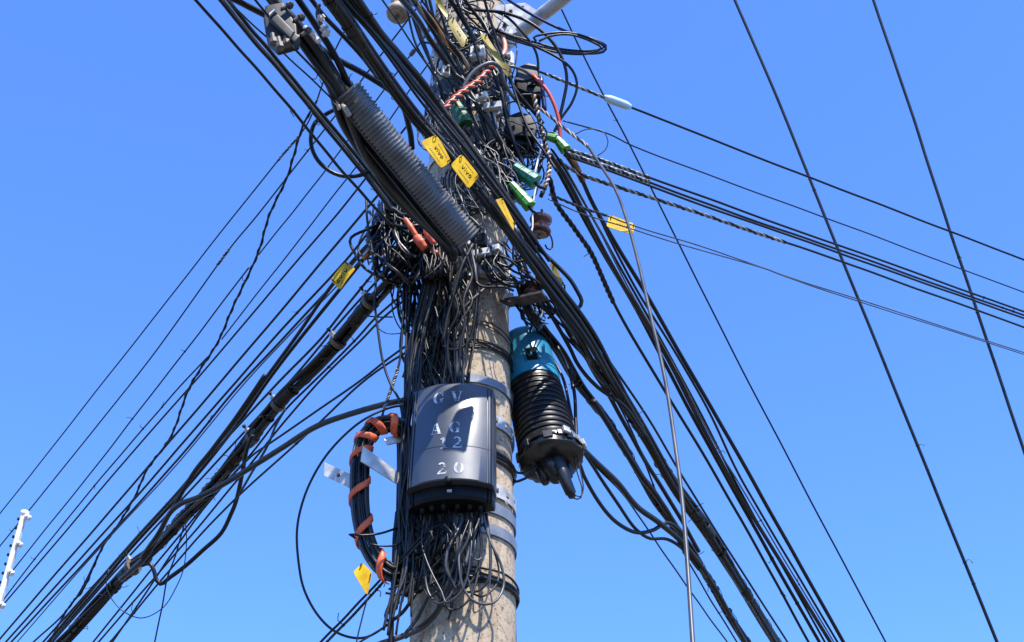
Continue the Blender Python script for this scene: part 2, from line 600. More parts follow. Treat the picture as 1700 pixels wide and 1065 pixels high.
# stroke lettering: quads in a unit box
def g_ring(cx, cy, rx, ry, ix, iy, a0, a1, n=10):
    q = []
    for i in range(n):
        t0, t1 = rad(a0 + (a1 - a0) * i / n), rad(a0 + (a1 - a0) * (i + 1) / n)
        q.append([(cx + rx * math.cos(t0), cy + ry * math.sin(t0)), (cx + rx * math.cos(t1), cy + ry * math.sin(t1)),
                  (cx + ix * math.cos(t1), cy + iy * math.sin(t1)), (cx + ix * math.cos(t0), cy + iy * math.sin(t0))])
    return q
def g_bar(x0, y0, x1, y1, w, w2=None):
    w2 = w if w2 is None else w2
    dx, dy = x1 - x0, y1 - y0
    l = math.hypot(dx, dy)
    nx, ny = -dy / l / 2, dx / l / 2
    return [[(x0 + nx * w, y0 + ny * w), (x0 - nx * w, y0 - ny * w), (x1 - nx * w2, y1 - ny * w2), (x1 + nx * w2, y1 + ny * w2)]]
STENCIL = {
    'G': g_ring(.48, .5, .46, .5, .20, .44, 102, 258) + g_ring(.48, .5, .44, .5, .34, .43, 78, 32, 6) + g_bar(.86, .60, .86, .98, .07) + g_bar(.76, .04, .76, .40, .22) + g_bar(.60, .40, .98, .40, .06) + g_ring(.48, .5, .40, .5, .30, .44, -78, -50, 4),
    'V': g_bar(.16, .94, .44, .06, .25, .20) + g_bar(.84, .94, .60, .10, .09, .09) + g_bar(.0, .97, .38, .97, .06) + g_bar(.66, .97, 1.0, .97, .06),
    'A': g_bar(.52, .95, .82, .06, .20, .25) + g_bar(.40, .88, .17, .06, .09, .09) + g_bar(.30, .33, .56, .33, .06) + g_bar(.0, .03, .34, .03, .06) + g_bar(.62, .03, 1.0, .03, .06),
    '1': g_bar(.52, .07, .52, .98, .28) + g_bar(.20, .80, .36, .94, .09) + g_bar(.22, .03, .84, .03, .06),
    '2': g_ring(.46, .70, .38, .30, .14, .22, 150, 20, 8) + g_ring(.46, .70, .38, .30, .16, .20, 10, -35, 5) + g_bar(.66, .48, .16, .12, .16, .10) + g_bar(.08, .06, .88, .06, .13) + g_bar(.86, .08, .90, .26, .06),
    '0': g_ring(.5, .5, .44, .5, .18, .42, 104, 256) + g_ring(.5, .5, .44, .5, .18, .42, 76, -76),
}
ROUND = {
    'v': g_bar(.08, .95, .46, .05, .22) + g_bar(.92, .95, .54, .05, .22),
    'i': g_bar(.5, .05, .5, .80, .34) + g_ring(.5, 1.12, .22, .14, .01, .01, 0, 360, 8),
    'o': g_ring(.5, .5, .48, .50, .24, .27, 0, 360, 14),
}
def lay_text(text, font, place, gap=0.16, aspect=0.8):
    """place(u, v) maps text space (x in letter heights from the centre, y 0..1) to a point"""
    V, Fc = [], []
    wid = [aspect * (0.45 if c == 'i' else 1.0) for c in text]
    tot = sum(wid) + gap * (len(text) - 1)
    x = -tot / 2
    for c, wc in zip(text, wid):
        for q in font.get(c, []):
            n = len(V)
            V += [place(x + p[0] * wc, p[1]) for p in q]
            Fc.append((n, n + 1, n + 2, n + 3))
        x += wc + gap
    return V, Fc

# ================================================================== SETTING
def sheet(name, x0, x1, y0, y1, z, m, th=0.0):
    v, f = box_geo(Vector(((x0 + x1) / 2, (y0 + y1) / 2, z - 0.1)), Vector((1, 0, 0)), Vector((0, 1, 0)), Vector((0, 0, 1)), (x1 - x0) / 2, (y1 - y0) / 2, 0.1, 0.02)
    return tag(mesh_obj(name, v, f, m, None, False), kind='structure')
sheet('ground', -900, 900, -900, 900, 0.0, 'soil')
sheet('road', -40, 40, -9, 2.4, 0.004, 'asphalt')
sheet('pavement', -40, 40, 2.4, 5.6, 0.13, 'pave')

# ================================================================== POLE
pole = empty('utility_pole', (axis(0)[0].x, axis(0)[0].y, 0.0), 'round weathered concrete utility pole carrying the cable tangle', 'pole')
zs = [0.0 + 9.4 * i / 60 for i in range(61)]
path = [axis(z)[0] for z in zs]
rnd = random.Random(3)
v, f = sweep(path, lambda s: pole_r(9.4 * s), 56)
mesh_obj('shaft', v, f, 'concrete', pole)

def pole_level(py, px=770):
    z = 3.0
    for _ in range(5):
        c, r = axis(z)
        z = P(px, py, surf(px, py)).z
    return z
def band(py, hgt, m='steel', holes=0, gap=0.004, th=0.003, tilt=(0, 0), name='steel_band', parent=pole):
    """flat strap round the pole whose front middle is seen at row py"""
    z = pole_level(py)
    c, r = axis(z)
    R0 = r + gap
    N = 60
    rows = [-0.5, -0.21, 0.21, 0.5]
    V, Fc = [], []
    def pt(k, j, rr):
        a = 2 * PI * k / N
        zz = rows[j] * hgt + tilt[0] * math.cos(a) + tilt[1] * math.sin(a)
        return c + Vector((math.cos(a) * rr, math.sin(a) * rr, zz))
    for layer, rr in ((0, R0), (1, R0 + th)):
        for j in range(4):
            for k in range(N): V.append(pt(k, j, rr))
    idx = lambda l, j, k: l * 4 * N + j * N + (k % N)
    for k in range(N):
        for j in range(3):
            hole = holes and j == 1 and (k % holes) == 0
            if hole:
                for (a, b) in (((1, k), (1, k + 1)), ((2, k + 1), (2, k)), ((1, k + 1), (2, k + 1)), ((2, k), (1, k))):
                    Fc.append((idx(1, a[0], a[1]), idx(1, b[0], b[1]), idx(0, b[0], b[1]), idx(0, a[0], a[1])))
                continue
            Fc.append((idx(1, j, k), idx(1, j, k + 1), idx(1, j + 1, k + 1), idx(1, j + 1, k)))
            Fc.append((idx(0, j, k + 1), idx(0, j, k), idx(0, j + 1, k), idx(0, j + 1, k + 1)))
        Fc.append((idx(0, 3, k), idx(0, 3, k + 1), idx(1, 3, k + 1), idx(1, 3, k))[::-1])
        Fc.append((idx(0, 0, k), idx(0, 0, k + 1), idx(1, 0, k + 1), idx(1, 0, k)))
    return mesh_obj(name, V, Fc, m, parent, False)
band(690, 0.042, 'steel', 3, 0.006)
band(806, 0.044, 'steel', 3, 0.006)
band(836, 0.036, 'bandblue', 0, 0.004)
band(873, 0.034, 'bandblue', 0, 0.004)
band(628, 0.030, 'bandblue', 0, 0.004)
band(449, 0.050, 'steel', 3, 0.006)
band(402, 0.030, 'steel', 0, 0.006)
band(245, 0.034, 'white', 0, 0.004)
band(196, 0.028, 'steel', 0, 0.006)
band(170, 0.048, 'steel', 3, 0.006)
band(96, 0.040, 'steel', 3, 0.006)
band(52, 0.034, 'steel', 0, 0.006)
for yy in (318, 331, 344):
    band(yy, 0.010, 'steel', 0, 0.006, 0.004)
band(143, 0.085, 'clampb', 0, 0.02, 0.006)
# band lugs with their bolts
def lug(px, py, d, w, h, dep, m='steel', rot=0.3):
    c = P(px, py, d)
    s = mpp(px, py, d)
    ax = Vector((math.cos(rot), -math.sin(rot), 0))
    ay = Vector((math.sin(rot), math.cos(rot), 0))
    v, f = box_geo(c, ax, ay, Vector((0, 0, 1)), w * s / 2, dep / 2, h * s / 2, 0.2)
    o = mesh_obj('band_lug', v, f, m, pole, False)
    bc = c - ay * (dep / 2)
    v, f = lathe(bc, -ay, [(0, h * s * .26), (0.008, h * s * .26), (0.008, h * s * .14), (0.022, h * s * .14)], 6)
    mesh_obj('bolt', v, f, 'darksteel', o, False)
    return o
lug(836, 462, -0.15, 26, 34, 0.012, 'steel', 0.55)
lug(804, 448, -0.185, 18, 22, 0.03, 'steel', 0.1)
lug(826, 182, -0.16, 30, 30, 0.02, 'steel', 0.4)
lug(812, 200, -0.17, 22, 16, 0.03, 'steel', 0.2)
lug(798, 166, -0.18, 22, 18, 0.03, 'steel', 0.1)
lug(793, 88, -0.26, 24, 26, 0.03, 'white', 0.2)
lug(800, 160, -0.29, 20, 12, 0.02, 'white', 0.5)
lug(818, 176, -0.27, 30, 14, 0.02, 'steel', 0.2)
lug(740, 118, -0.28, 12, 18, 0.02, 'white', -0.4)
lug(845, 100, -0.22, 16, 30, 0.02, 'white', 0.6)
lug(868, 330, -0.22, 18, 14, 0.02, 'white', 0.6)
lug(752, 104, -0.17, 22, 20, 0.04, 'steel', -0.3)
lug(775, 240, -0.19, 20, 22, 0.02, 'white', -0.2)
lug(802, 424, -0.20, 30, 14, 0.05, 'white', 0.3)
lug(822, 418, -0.20, 26, 12, 0.05, 'white', 0.5)
lug(797, 400, -0.17, 22, 24, 0.03, 'clampb', 0.3)
# bracket arm under the band, carrying a spool at the right
def bar(path, w, h, m, name, parent=None, label=None, cat=None, group=None, up=None):
    """flat bar: rectangular section along a polyline, w across 'up', h along it"""
    V, Fc = [], []
    n = len(path)
    for i, p in enumerate(path):
        t = (path[min(n - 1, i + 1)] - path[max(0, i - 1)]).normalized()
        u = (up or Vector((0, 0, 1)))
        s = t.cross(u).normalized()
        u2 = s.cross(t).normalized()
        V += [p + s * w / 2 + u2 * h / 2, p - s * w / 2 + u2 * h / 2, p - s * w / 2 - u2 * h / 2, p + s * w / 2 - u2 * h / 2]
    for i in range(n - 1):
        for k in range(4):
            k2 = (k + 1) % 4
            Fc.append((i * 4 + k, i * 4 + k2, (i + 1) * 4 + k2, (i + 1) * 4 + k))
    Fc.append((3, 2, 1, 0))
    Fc.append(tuple((n - 1) * 4 + k for k in range(4)))
    o = mesh_obj(name, V, Fc, m, parent, False)
    return tag(o, label, cat, group)
bar([P(838, 503, -0.10), P(868, 498, -0.16), P(905, 490, -0.2)], 0.05, 0.008, 'darksteel', 'bracket_arm', pole)
bar([P(835, 478, -0.10), P(839, 492, -0.135), P(850, 494, -0.14)], 0.012, 0.03, 'white', 'bracket_tongue', pole)

# ================================================================== LAMP ARM at the top right
la = empty('lamp_arm', P(846, 50, -0.02), 'pale galvanised steel tube arm rising to the right at the pole top', 'bracket')
pa = [P(838, 74, -0.06), P(854, 62, -0.1), P(900, 24, -0.18), P(931, 0, -0.24), P(985, -45, -0.36), P(1040, -85, -0.5)]
v, f = sweep(catmull(pa, 24), 12 * mpp(880, 40, -0.1), 24)
mesh_obj('tube', v, f, 'steel', la)
V = [P(822, 8, -0.13), P(872, 4, -0.15), P(893, 18, -0.16), P(860, 52, -0.14), P(842, 60, -0.13), P(826, 45, -0.13)]
th = Vector((0, 0.008, 0.004))
nn = len(V)
v = V + [p + th for p in V]
f = [tuple(range(nn)), tuple(nn + i for i in range(nn - 1, -1, -1))] + [(i, nn + i, nn + (i + 1) % nn, (i + 1) % nn) for i in range(nn)]
mesh_obj('gusset_plate', v, f, 'steel', la, False)
v, f = lathe(P(843, 66, -0.1), Vector((1, -0.4, 0.75)), [(-0.03, 0.034), (0.0, 0.036), (0.004, 0.030), (0.03, 0.030)], 24)
mesh_obj('collar', v, f, 'steel', la)
for (bx, by) in ((848, 20), (838, 42), (868, 14)):
    v, f = lathe(P(bx, by, -0.135), Vector((0, -1, 0.1)), [(0, 0.010), (0.007, 0.010), (0.007, 0.006), (0.016, 0.006)], 6)
    mesh_obj('bolt', v, f, 'darksteel', la, False)

# ================================================================== TERMINAL BOX
aY = rad(6)
bn = Vector((-math.sin(aY), -math.cos(aY), 0))
br = Vector((math.cos(aY), -math.sin(aY), 0))
bz = Vector((0, 0, 1))
ctop, cbot = P(750, 628, -0.285), P(745, 802, -0.285)
BH = ctop.z - cbot.z
BW = 143 * mpp(746, 740, -0.25)
b0 = Vector(((ctop.x + cbot.x) / 2, (ctop.y + cbot.y) / 2, cbot.z))    # front middle of the lower edge
tb = empty('terminal_box', b0 - bn * 0.09, 'slate grey plastic terminal box with white stencilled letters on the pole front', 'terminal box')
lean = (AXT - AXB).normalized()
def bpt(x, o, z):                      # x across (m), o outward from the front middle plane, z up
    return b0 + br * (x * (1 - 0.03 * z / BH)) + bn * (o - 0.11 * (z - BH * .5)) + lean * z
hw = BW / 2
def cover_o(x):
    return -0.046 * (abs(x) / hw) ** 2.2
prof = []
nx = 26
for i in range(nx + 1):
    x = -hw * 0.86 + (hw * 1.72) * i / nx
    prof.append((x, cover_o(x)))
def side(sgn):
    o0 = cover_o(hw * 0.86) + 0.002
    pts = [(0.865, o0 - 0.008), (0.885, o0 - 0.009), (0.895, o0 - 0.003), (0.935, o0 - 0.006), (0.942, o0 - 0.016), (0.955, o0 - 0.017), (0.962, o0 - 0.010), (0.985, o0 - 0.016), (1.0, o0 - 0.030), (1.0, -0.125)]
    return [(sgn * hw * a, o) for a, o in pts]
prof = list(reversed(side(-1))) + prof + side(1)
V, Fc = [], []
levels = [(0.0, 0.0), (0.004, 0.003), (BH * 0.33, 0.003), (BH * 0.332, 0.0042), (BH * 0.338, 0.0042), (BH * 0.340, 0.003), (BH - 0.012, 0.003), (BH - 0.003, -0.002), (BH, -0.012)]
for (z, off) in levels:
    for (x, o) in prof:
        V.append(bpt(x, o + off, z))
n = len(prof)
for i in range(len(levels) - 1):
    for k in range(n - 1):
        Fc.append((i * n + k, i * n + k + 1, (i + 1) * n + k + 1, (i + 1) * n + k))
Fc.append(tuple((len(levels) - 1) * n + k for k in range(n)))
Fc.append(tuple(range(n - 1, -1, -1)))
cov = mesh_obj('cover', V, Fc, 'boxm', tb)
cov.data.polygons.foreach_set('use_smooth', [True] * len(cov.data.polygons))
try:
    cov.data.set_sharp_from_angle(angle=rad(35))
except Exception:
    pass
# tray below the cover
V, Fc = [], []
for (z, s, oo) in ((0.002, 0.97, -0.030), (-0.036, 0.97, -0.030), (-0.046, 0.95, -0.036)):
    for (x, o) in prof:
        V.append(bpt(x * s, max(-0.125, o + oo), z))
for i in range(2):
    for k in range(n - 1):
        Fc.append(((i + 1) * n + k, (i + 1) * n + k + 1, i * n + k + 1, i * n + k))
Fc.append(tuple(2 * n + k for k in range(n - 1, -1, -1)))
tray = mesh_obj('tray', V, Fc, 'boxd', tb, False)
v, f = lathe(bpt(0.0, -0.004, 0.002), bn, [(-0.01, 0.012), (0.005, 0.012), (0.008, 0.009)], 16)
latch = mesh_obj('latch', v, f, 'boxd', tb)
v, f = box_geo(bpt(0.002, -0.028, -0.024), br, lean, bn, 0.007, 0.004, 0.006, .3)
mesh_obj('keeper', v, f, 'steel', tray, False)
for gx, go in ((-0.085, -0.06), (-0.055, -0.045), (-0.02, -0.04), (0.02, -0.045), (0.055, -0.05), (0.085, -0.06)):
    v, f = lathe(bpt(gx, go - 0.025, -0.044), -lean, [(-0.004, 0.008), (0.010, 0.008), (0.012, 0.007), (0.020, 0.006)], 12)
    mesh_obj('cable_gland', v, f, 'boxd', tray)
def stencil(text, px, py, hpx, gap, dx=0):
    # centre of the line from its pixel: find x and z on the cover
    c = P(px, py, -0.28)
    z0 = c.z - b0.z
    x0 = (c - b0).dot(br)
    hh = hpx * mpp(px, py, -0.28)
    def place(u, w):
        x = x0 + u * hh
        z = z0 + (w - 0.5) * hh
        p = bpt(x, cover_o(x) + 0.0042, z)
        return p
    asp = 0.8
    x = -(asp * len(text) + gap * (len(text) - 1)) / 2
    for c_ in text:
        v, f = lay_text(c_, STENCIL, lambda u, w, x=x: place(u + x + asp / 2, w), gap)
        mesh_obj('stencil_letter', v, f, 'paint', cov, False)
        x += asp + gap
stencil('GV', 745, 657, 24, 0.52)
stencil('AG', 741, 711, 24, 0.55)
stencil('12', 750, 738, 23, 0.20)
stencil('20', 750, 783, 23, 0.42)

# ================================================================== DOME SPLICE CLOSURE behind the pole's right flank
DC = 0.10
A0, A1 = P(869, 572, DC), P(915, 762, DC - 0.10)
ca = (A1 - A0).normalized()
CL = (A1 - A0).length
r1 = 46 * mpp(885, 640, DC)
sc_ = empty('splice_closure', A0, 'black ribbed dome splice closure with blue cap hanging behind the pole', 'splice closure')
cap_l = CL * 0.40
prof = [(-0.040, 0.005), (-0.039, r1 * .30), (-0.034, r1 * .52), (-0.024, r1 * .70), (-0.008, r1 * .84), (0.014, r1 * .92), (0.05, r1 * .95), (cap_l * .8, r1 * .965), (cap_l * .81, r1 * 1.0), (cap_l * .86, r1 * 1.0), (cap_l * .87, r1 * .975), (cap_l, r1 * .985)]
v, f = lathe(A0, ca, prof, 44)
capo = mesh_obj('cap', v, f, 'cap', sc_)
capo.data.set_sharp_from_angle(angle=rad(40))
# recessed window on the cap: frame and dark panel
wc = P(882, 590, DC - 0.11)
tow = (CAM - wc)
tow = (tow - ca * tow.dot(ca)).normalized()
side_ = ca.cross(tow).normalized()
base_w = A0 + ca * ((wc - A0).dot(ca)) + (wc - A0 - ca * (wc - A0).dot(ca)).normalized() * (r1 * 0.93)
tow = (wc - A0 - ca * (wc - A0).dot(ca)).normalized()
side_ = ca.cross(tow).normalized()
for (nm, a, b, hgt, mm, pr) in (('latch_frame', 0.026, 0.036, 0.004, 'capm', capo),):
    v, f = box_geo(base_w, side_, ca, tow, a, b, hgt, 0.3)
    fr_ = mesh_obj(nm, v, f, mm, pr, False)
v, f = box_geo(base_w + tow * 0.005, side_, ca, tow, 0.018, 0.027, 0.0032, 0.3)
mesh_obj('latch_recess', v, f, 'print', fr_, False)
v, f = box_geo(base_w + tow * 0.009, side_, ca, tow, 0.004, 0.009, 0.003, 0.3)
mesh_obj('latch_tab', v, f, 'capm', fr_, False)
# ribbed body
prof = [(cap_l, r1 * .94)]
nr = 12
h0, h1 = cap_l * 1.04, CL * .93
for i in range(nr):
    a = h0 + (h1 - h0) * i / nr
    st = (h1 - h0) / nr
    g = r1 * (0.985 + 0.06 * i / nr)
    prof += [(a, g * .97), (a + st * .30, g * .972), (a + st * .62, g * .995), (a + st * .86, g * 1.02), (a + st * .93, g * 1.015), (a + st * .97, g * .97)]
v, f = lathe(A0, ca, prof, 44)
bo = mesh_obj('ribbed_body', v, f, 'body', sc_)
bo.data.set_sharp_from_angle(angle=rad(40))
rc = r1 * 1.11
prof = [(h1 - 0.012, r1 * 1.0), (h1 - 0.006, rc * .93), (h1 + 0.004, rc), (h1 + 0.018, rc), (h1 + 0.021, rc * .95), (h1 + 0.027, rc * .95), (h1 + 0.030, rc * 1.01), (h1 + 0.046, rc * 1.0), (h1 + 0.052, rc * .88), (h1 + 0.056, rc * .80), (h1 + 0.058, rc * .4)]
v, f = lathe(A0, ca, prof, 44)
col_ = mesh_obj('clamp_collar', v, f, 'body', sc_)
rj = random.Random(5)
for v_ in col_.data.vertices:                 # lumpy, taped rim
    q_ = A0 + ca * 0 - parent_off(sc_)
    rel = v_.co - (A0 - parent_off(sc_))
    rd = rel - ca * rel.dot(ca)
    v_.co += rd.normalized() * rj.uniform(-0.004, 0.003) + ca * rj.uniform(-0.002, 0.002)
col_.data.set_sharp_from_angle(angle=rad(50))
for k_ in range(9):
    g_ = 2 * PI * k_ / 9
    a_ = ca.orthogonal().normalized(); b_ = ca.cross(a_)
    dv_ = a_ * math.cos(g_) + b_ * math.sin(g_)
    v, f = box_geo(A0 + ca * (h1 + 0.022) + dv_ * (rc + 0.002), dv_, ca.cross(dv_), ca, 0.004, 0.007 + 0.004 * (k_ % 3), 0.014, .3)
    mesh_obj('collar_lug', v, f, 'body', col_, False)
# pale steel latch straps on the collar's sunny side
for ang, l in ((0.15, 0.9), (0.75, 0.7)):
    a = ca.orthogonal().normalized()
cdirs = (Vector((1, -0.35, 0.2)), Vector((0.8, -0.9, 0.1)))
for i, dv in enumerate(cdirs):
    dv = (dv - ca * dv.dot(ca)).normalized()
    sd = ca.cross(dv).normalized()
    pts = []
    for q in range(9):
        g = -0.5 + q / 8 * 1.0
        pts.append(A0 + ca * (h1 + 0.012 + 0.006 * math.sin(q)) + (dv * math.cos(g) + sd * math.sin(g)) * (rc + 0.004))
    bar(pts, 0.004, 0.016, 'palegrip', 'latch_strap', col_, up=ca)
    v, f = box_geo(pts[6 if i else 3] + dv * 0.006, dv, sd, ca, 0.005, 0.014, 0.012, .3)
    mesh_obj('toggle_latch', v, f, 'steel', col_, False)
# ports under the collar
def port(px, py, px2, py2, w, d, tail):
    a, b = P(px, py, d), P(px2, py2, d - 0.02)
    s = mpp(px, py, d) * w / 2
    ax = (b - a)
    L = ax.length
    v, f = lathe(a, ax, [(-0.03, s * 1.1), (0, s * 1.1), (L * .3, s), (L * .5, s * .95), (L * .55, s * .8), (L * .9, s * .72), (L * .92, s * .55), (L, s * .5)], 18)
    return mesh_obj('cable_port', v, f, 'body', sc_)
port(893, 760, 906, 802, 24, DC - 0.08, 0)
port(925, 766, 950, 824, 25, DC - 0.12, 0)
port(940, 748, 948, 792, 12, DC - 0.08, 0)
port(912, 768, 928, 796, 38, DC - 0.10, 0)
bar([P(858, 690, 0.06), P(850, 668, 0.02), P(842, 650, -0.02)], 0.03, 0.006, 'darksteel', 'hanger', sc_)

# ================================================================== CORRUGATED SLEEVE
td0, td1 = -0.86, -0.52
ta, tb_ = P(574, 152, td0), P(774, 399, td1)
tax = (tb_ - ta)
TL = tax.length
tax.normalize()
tr = 30 * mpp(670, 265, -0.69)
cs = empty('corrugated_sleeve', ta, 'thick black corrugated sleeve slanting down across the pole front', 'cable sleeve')
# slit faces down and to the left; open tube with thickness
slit = -ray(640, 330).normalized()
left = P(600, 300, -0.5) - P(680, 250, -0.5)
sdv = (left - tax * left.dot(tax)).normalized()
sd2 = tax.cross(sdv).normalized()
V, Fc = [], []
nrib = 46
rows = []
for i in range(nrib):
    st = TL / nrib
    for (q, g) in ((0.0, 0.90), (0.22, 0.90), (0.42, 0.99), (0.56, 1.0), (0.70, 0.99), (0.90, 0.90)):
        rows.append((st * (i + q), tr * g))
rows.append((TL, tr * .90))
NS = 40
open_a = rad(26)
def trow(h, r):
    out = []
    # gentle bend along the length
    bend = math.sin(PI * h / TL) * 0.012 + 0.0025 * math.sin(9 * h / TL)
    for k in range(NS + 1):
        g = open_a + (2 * PI - 2 * open_a) * k / NS
        r_k = r * (1 + 0.018 * math.sin(3 * g + 14 * h / TL) + 0.01 * math.sin(37 * h / TL))
        out.append(ta + tax * h + Vector((0, 0, -bend)) + (sdv * math.cos(g) + sd2 * math.sin(g)) * r_k)
    return out
for h, r in rows: V += trow(h, r)
n1 = len(V)
m_ = NS + 1
for i in range(len(rows) - 1):
    for k in range(NS):
        Fc.append((i * m_ + k, i * m_ + k + 1, (i + 1) * m_ + k + 1, (i + 1) * m_ + k))
NI = 12
for i in range(NI + 1): V += trow(TL * i / NI, tr * .86)
for i in range(NI):
    for k in range(NS):
        a = n1 + i * m_ + k
        Fc.append((a + 1, a, a + m_, a + m_ + 1))
for k in range(NS):
    Fc.append((k + 1, k, n1 + k, n1 + k + 1))
    a, b = (len(rows) - 1) * m_ + k, n1 + NI * m_ + k
    Fc.append((a, a + 1, b + 1, b))
tubeo = mesh_obj('corrugated_tube', V, Fc, 'ptube', cs, True)
tubeo.data.set_sharp_from_angle(angle=rad(30))
for sg in (-1, 1):
    g = sg * (open_a + 0.02)
    pts = [ta + tax * (TL * i / 16) + Vector((0, 0, -math.sin(PI * i / 16) * 0.012 - 0.0025 * math.sin(9 * i / 16))) + (sdv * math.cos(g) + sd2 * math.sin(g)) * (tr * .965) for i in range(17)]
    v, f = sweep(pts, 0.0042, 6)
    mesh_obj('slit_lip', v, f, 'clampb', cs)
# torn mouth pieces
for (x, y, x2, y2, w) in ((588, 170, 598, 148, 7), (566, 172, 580, 192, 8), (556, 168, 563, 182, 6)):
    v, f = sweep(catmull([P(x, y, -0.875), P((x + x2) / 2 + 2, (y + y2) / 2, -0.88), P(x2, y2, -0.875)], 8), w / 2 * 0.0019, 6, True, 0.5)
    mesh_obj('torn_edge', v, f, 'porcb', cs)
# cables lying along and inside it
bundle('dark cable lying along the underside of the corrugated sleeve', 6, 13, 11, ['brownblack', 'black', 'dusty'],
       [(500, 55, -1.0), (556, 142, -0.89), (585, 208), (640, 292), (690, 350), (738, 398, -0.44), (752, 418, -0.30)], group='cables inside the corrugated sleeve', ref=3, twist=0.6)

# ================================================================== CABLE LIST
TOPG = 'cables slanting in from the upper left'
def C(*a, **k): return cable(*a, **k)

# --- upper left, towards the camera
C('outermost lone black cable at the top left edge of the fan', 5.2, 'black', [(652, 376), (574, 291), (500, 200), (400, 84), (325, 0)], -0.25, k=0.7, ref=2)
C('glossy black cable, left one of the close pair at upper left', 6.5, 'black', [(652, 352), (640, 336), (516, 180), (400, 42), (366, 0)], -0.26, k=0.7, ref=2)
C('glossy black cable, right one of the close pair at upper left', 7, 'black', [(656, 340), (641, 321), (527, 180), (412, 42), (379, 0)], -0.25, k=0.7, ref=2)
C('slim grey strand standing in for the highlight between the upper left pair', 3.2, 'grey', [(650, 346), (640, 329), (521, 180), (405, 42), (372, 0)], -0.262, k=0.7, ref=2)  # highlight between the pair, put in as a grey strand
C('slim black wire running into the corrugated sleeve mouth from upper left', 3, 'black', [(568, 182), (550, 163), (480, 96), (400, 22), (378, 0)], -0.86, d1=-1.15)
C('black wire passing just left of the strain clamp body', 4, 'black', [(585, 195), (556, 160), (520, 113), (480, 70), (440, 20), (424, 0)], -0.84, d1=-1.15)
C('thick black cable crossing over the corrugated sleeve top and turning down', 10.5, 'black', [(684, 246, -0.42), (680, 215, -0.5), (663, 165, -0.62), (563, 99, -0.8), (470, 42, -0.95), (400, 4, -1.05), (392, 0, -1.06)], ref=3)
C('thick black cable entering the sleeve mouth along its upper side', 11, 'black', [(614, 200, -0.81), (584, 150, -0.86), (552, 85), (531, 51), (496, 0, -1.1)], ref=2)
C('black cable bowing just right of the sleeve mouth', 8, 'black', [(700, 215, -0.42), (678, 184), (635, 137), (599, 90), (539, 28), (518, 0, -0.95)], ref=2)
# thick main that is held by the strain clamp
bundle('stout black cable of the main held by the strain clamp', 3, 13, 7, ['black', 'brownblack', 'dusty'],
       [(618, 205, -0.81), (575, 146, -0.865), (494, 47), (456, 0, -1.05)], group='main held by the strain clamp', ref=1, twist=0.5)
# big bundle passing in front of the pole and on to the lower right
UP = [(549, 0), (575, 35), (605, 80), (640, 130), (690, 195, -0.70), (745, 255, -0.64), (795, 315, -0.58), (845, 382, -0.49), (893, 445, -0.37), (949, 519, -0.15), (977, 562), (1005, 613), (1039, 669), (1111, 793), (1180, 890), (1289, 1065)]
hh = P(745, 255, -0.64).z - CAM.z
UPd = [(549, 0, -1.15)] + UP[1:-1] + [(1289, 1065, 1.9)]
bundle('weathered black cable of the heavy bundle crossing the pole front', 7, 10, 8.5, ['brownblack', 'black', 'dusty', 'black', 'dusty', 'brownblack', 'black'], UPd, group='heavy bundle crossing the pole front', ref=6, twist=2.0, lash=22, loose=(395, 660, 1.7))
U2 = [(565, 0, -1.12), (621, 62), (700, 169, -0.70), (757, 240, -0.62), (808, 305), (860, 372, -0.48), (912, 448, -0.33), (960, 517, -0.1), (996, 575), (1078, 697), (1138, 800), (1307, 1065, 2.0)]
C('slender black cable along the outer side of the heavy crossing bundle', 5, 'black', U2, ref=5)
C('black cable with a bright sunlit line above the heavy bundle', 7, 'black', [(572, 0, -1.12), (628, 64), (705, 165, -0.68), (760, 232, -0.60), (815, 300), (868, 372, -0.46), (912, 432, -0.3)], ref=2)
C('thick black cable, widest of the parallel set above the sleeve', 13, 'brownblack', [(595, 0, -1.1), (631, 53), (700, 135, -0.68), (752, 205, -0.58), (806, 278, -0.5), (852, 345, -0.42), (890, 405, -0.3)], ref=2, lumps=.04)
C('thick black cable just beneath the widest one above the sleeve', 10, 'black', [(582, 0, -1.1), (622, 53), (692, 142, -0.7), (742, 205, -0.6), (790, 268, -0.53), (846, 345, -0.43), (888, 420, -0.3)], ref=2)
C('lone slim black wire crossing open sky left of the pole top', 3.2, 'black', [(635, 0, -0.8), (700, 94, -0.45), (756, 172, -0.32), (805, 240, -0.25), (850, 300, -0.2)], ref=1)
C('thick grey black cable descending over the pole top from the left', 10, 'dusty', [(668, 0, -0.7), (690, 28), (712, 62, -0.4), (751, 116, -0.27), (792, 172, -0.25), (832, 236, -0.22), (868, 300, -0.16)], ref=2)
C('black cable close beside the spiral taped rope at the pole top', 7, 'black', [(684, 0, -0.6), (712, 40, -0.38), (750, 100, -0.27), (784, 160, -0.25), (806, 215, -0.22), (820, 270, -0.2)], ref=2)
C('black cable running between the two upper yellow strips', 8, 'black', [(748, 0, -0.4), (776, 45, -0.3), (808, 100, -0.24), (832, 150, -0.24), (846, 215, -0.2), (872, 282, -0.15)], ref=2)
C('black cable passing beneath the lamp arm plate', 6, 'black', [(772, 0, -0.35), (800, 38, -0.28), (826, 86, -0.24), (858, 150, -0.22), (902, 205, -0.15)], ref=2)
C('thin black wire looping over the strain plates at the pole top', 3.5, 'black', [(700, 0, -0.45), (742, 62, -0.3), (766, 112, -0.26), (779, 150, -0.24), (775, 200, -0.23), (768, 238, -0.22)], ref=2)
C('pale worn cable hanging down the pole front below the orange spiral', 6, 'grey', [(770, 160, -0.22), (778, 188, -0.22), (788, 220, -0.22), (798, 262, -0.2), (806, 292, -0.2)], ref=2)

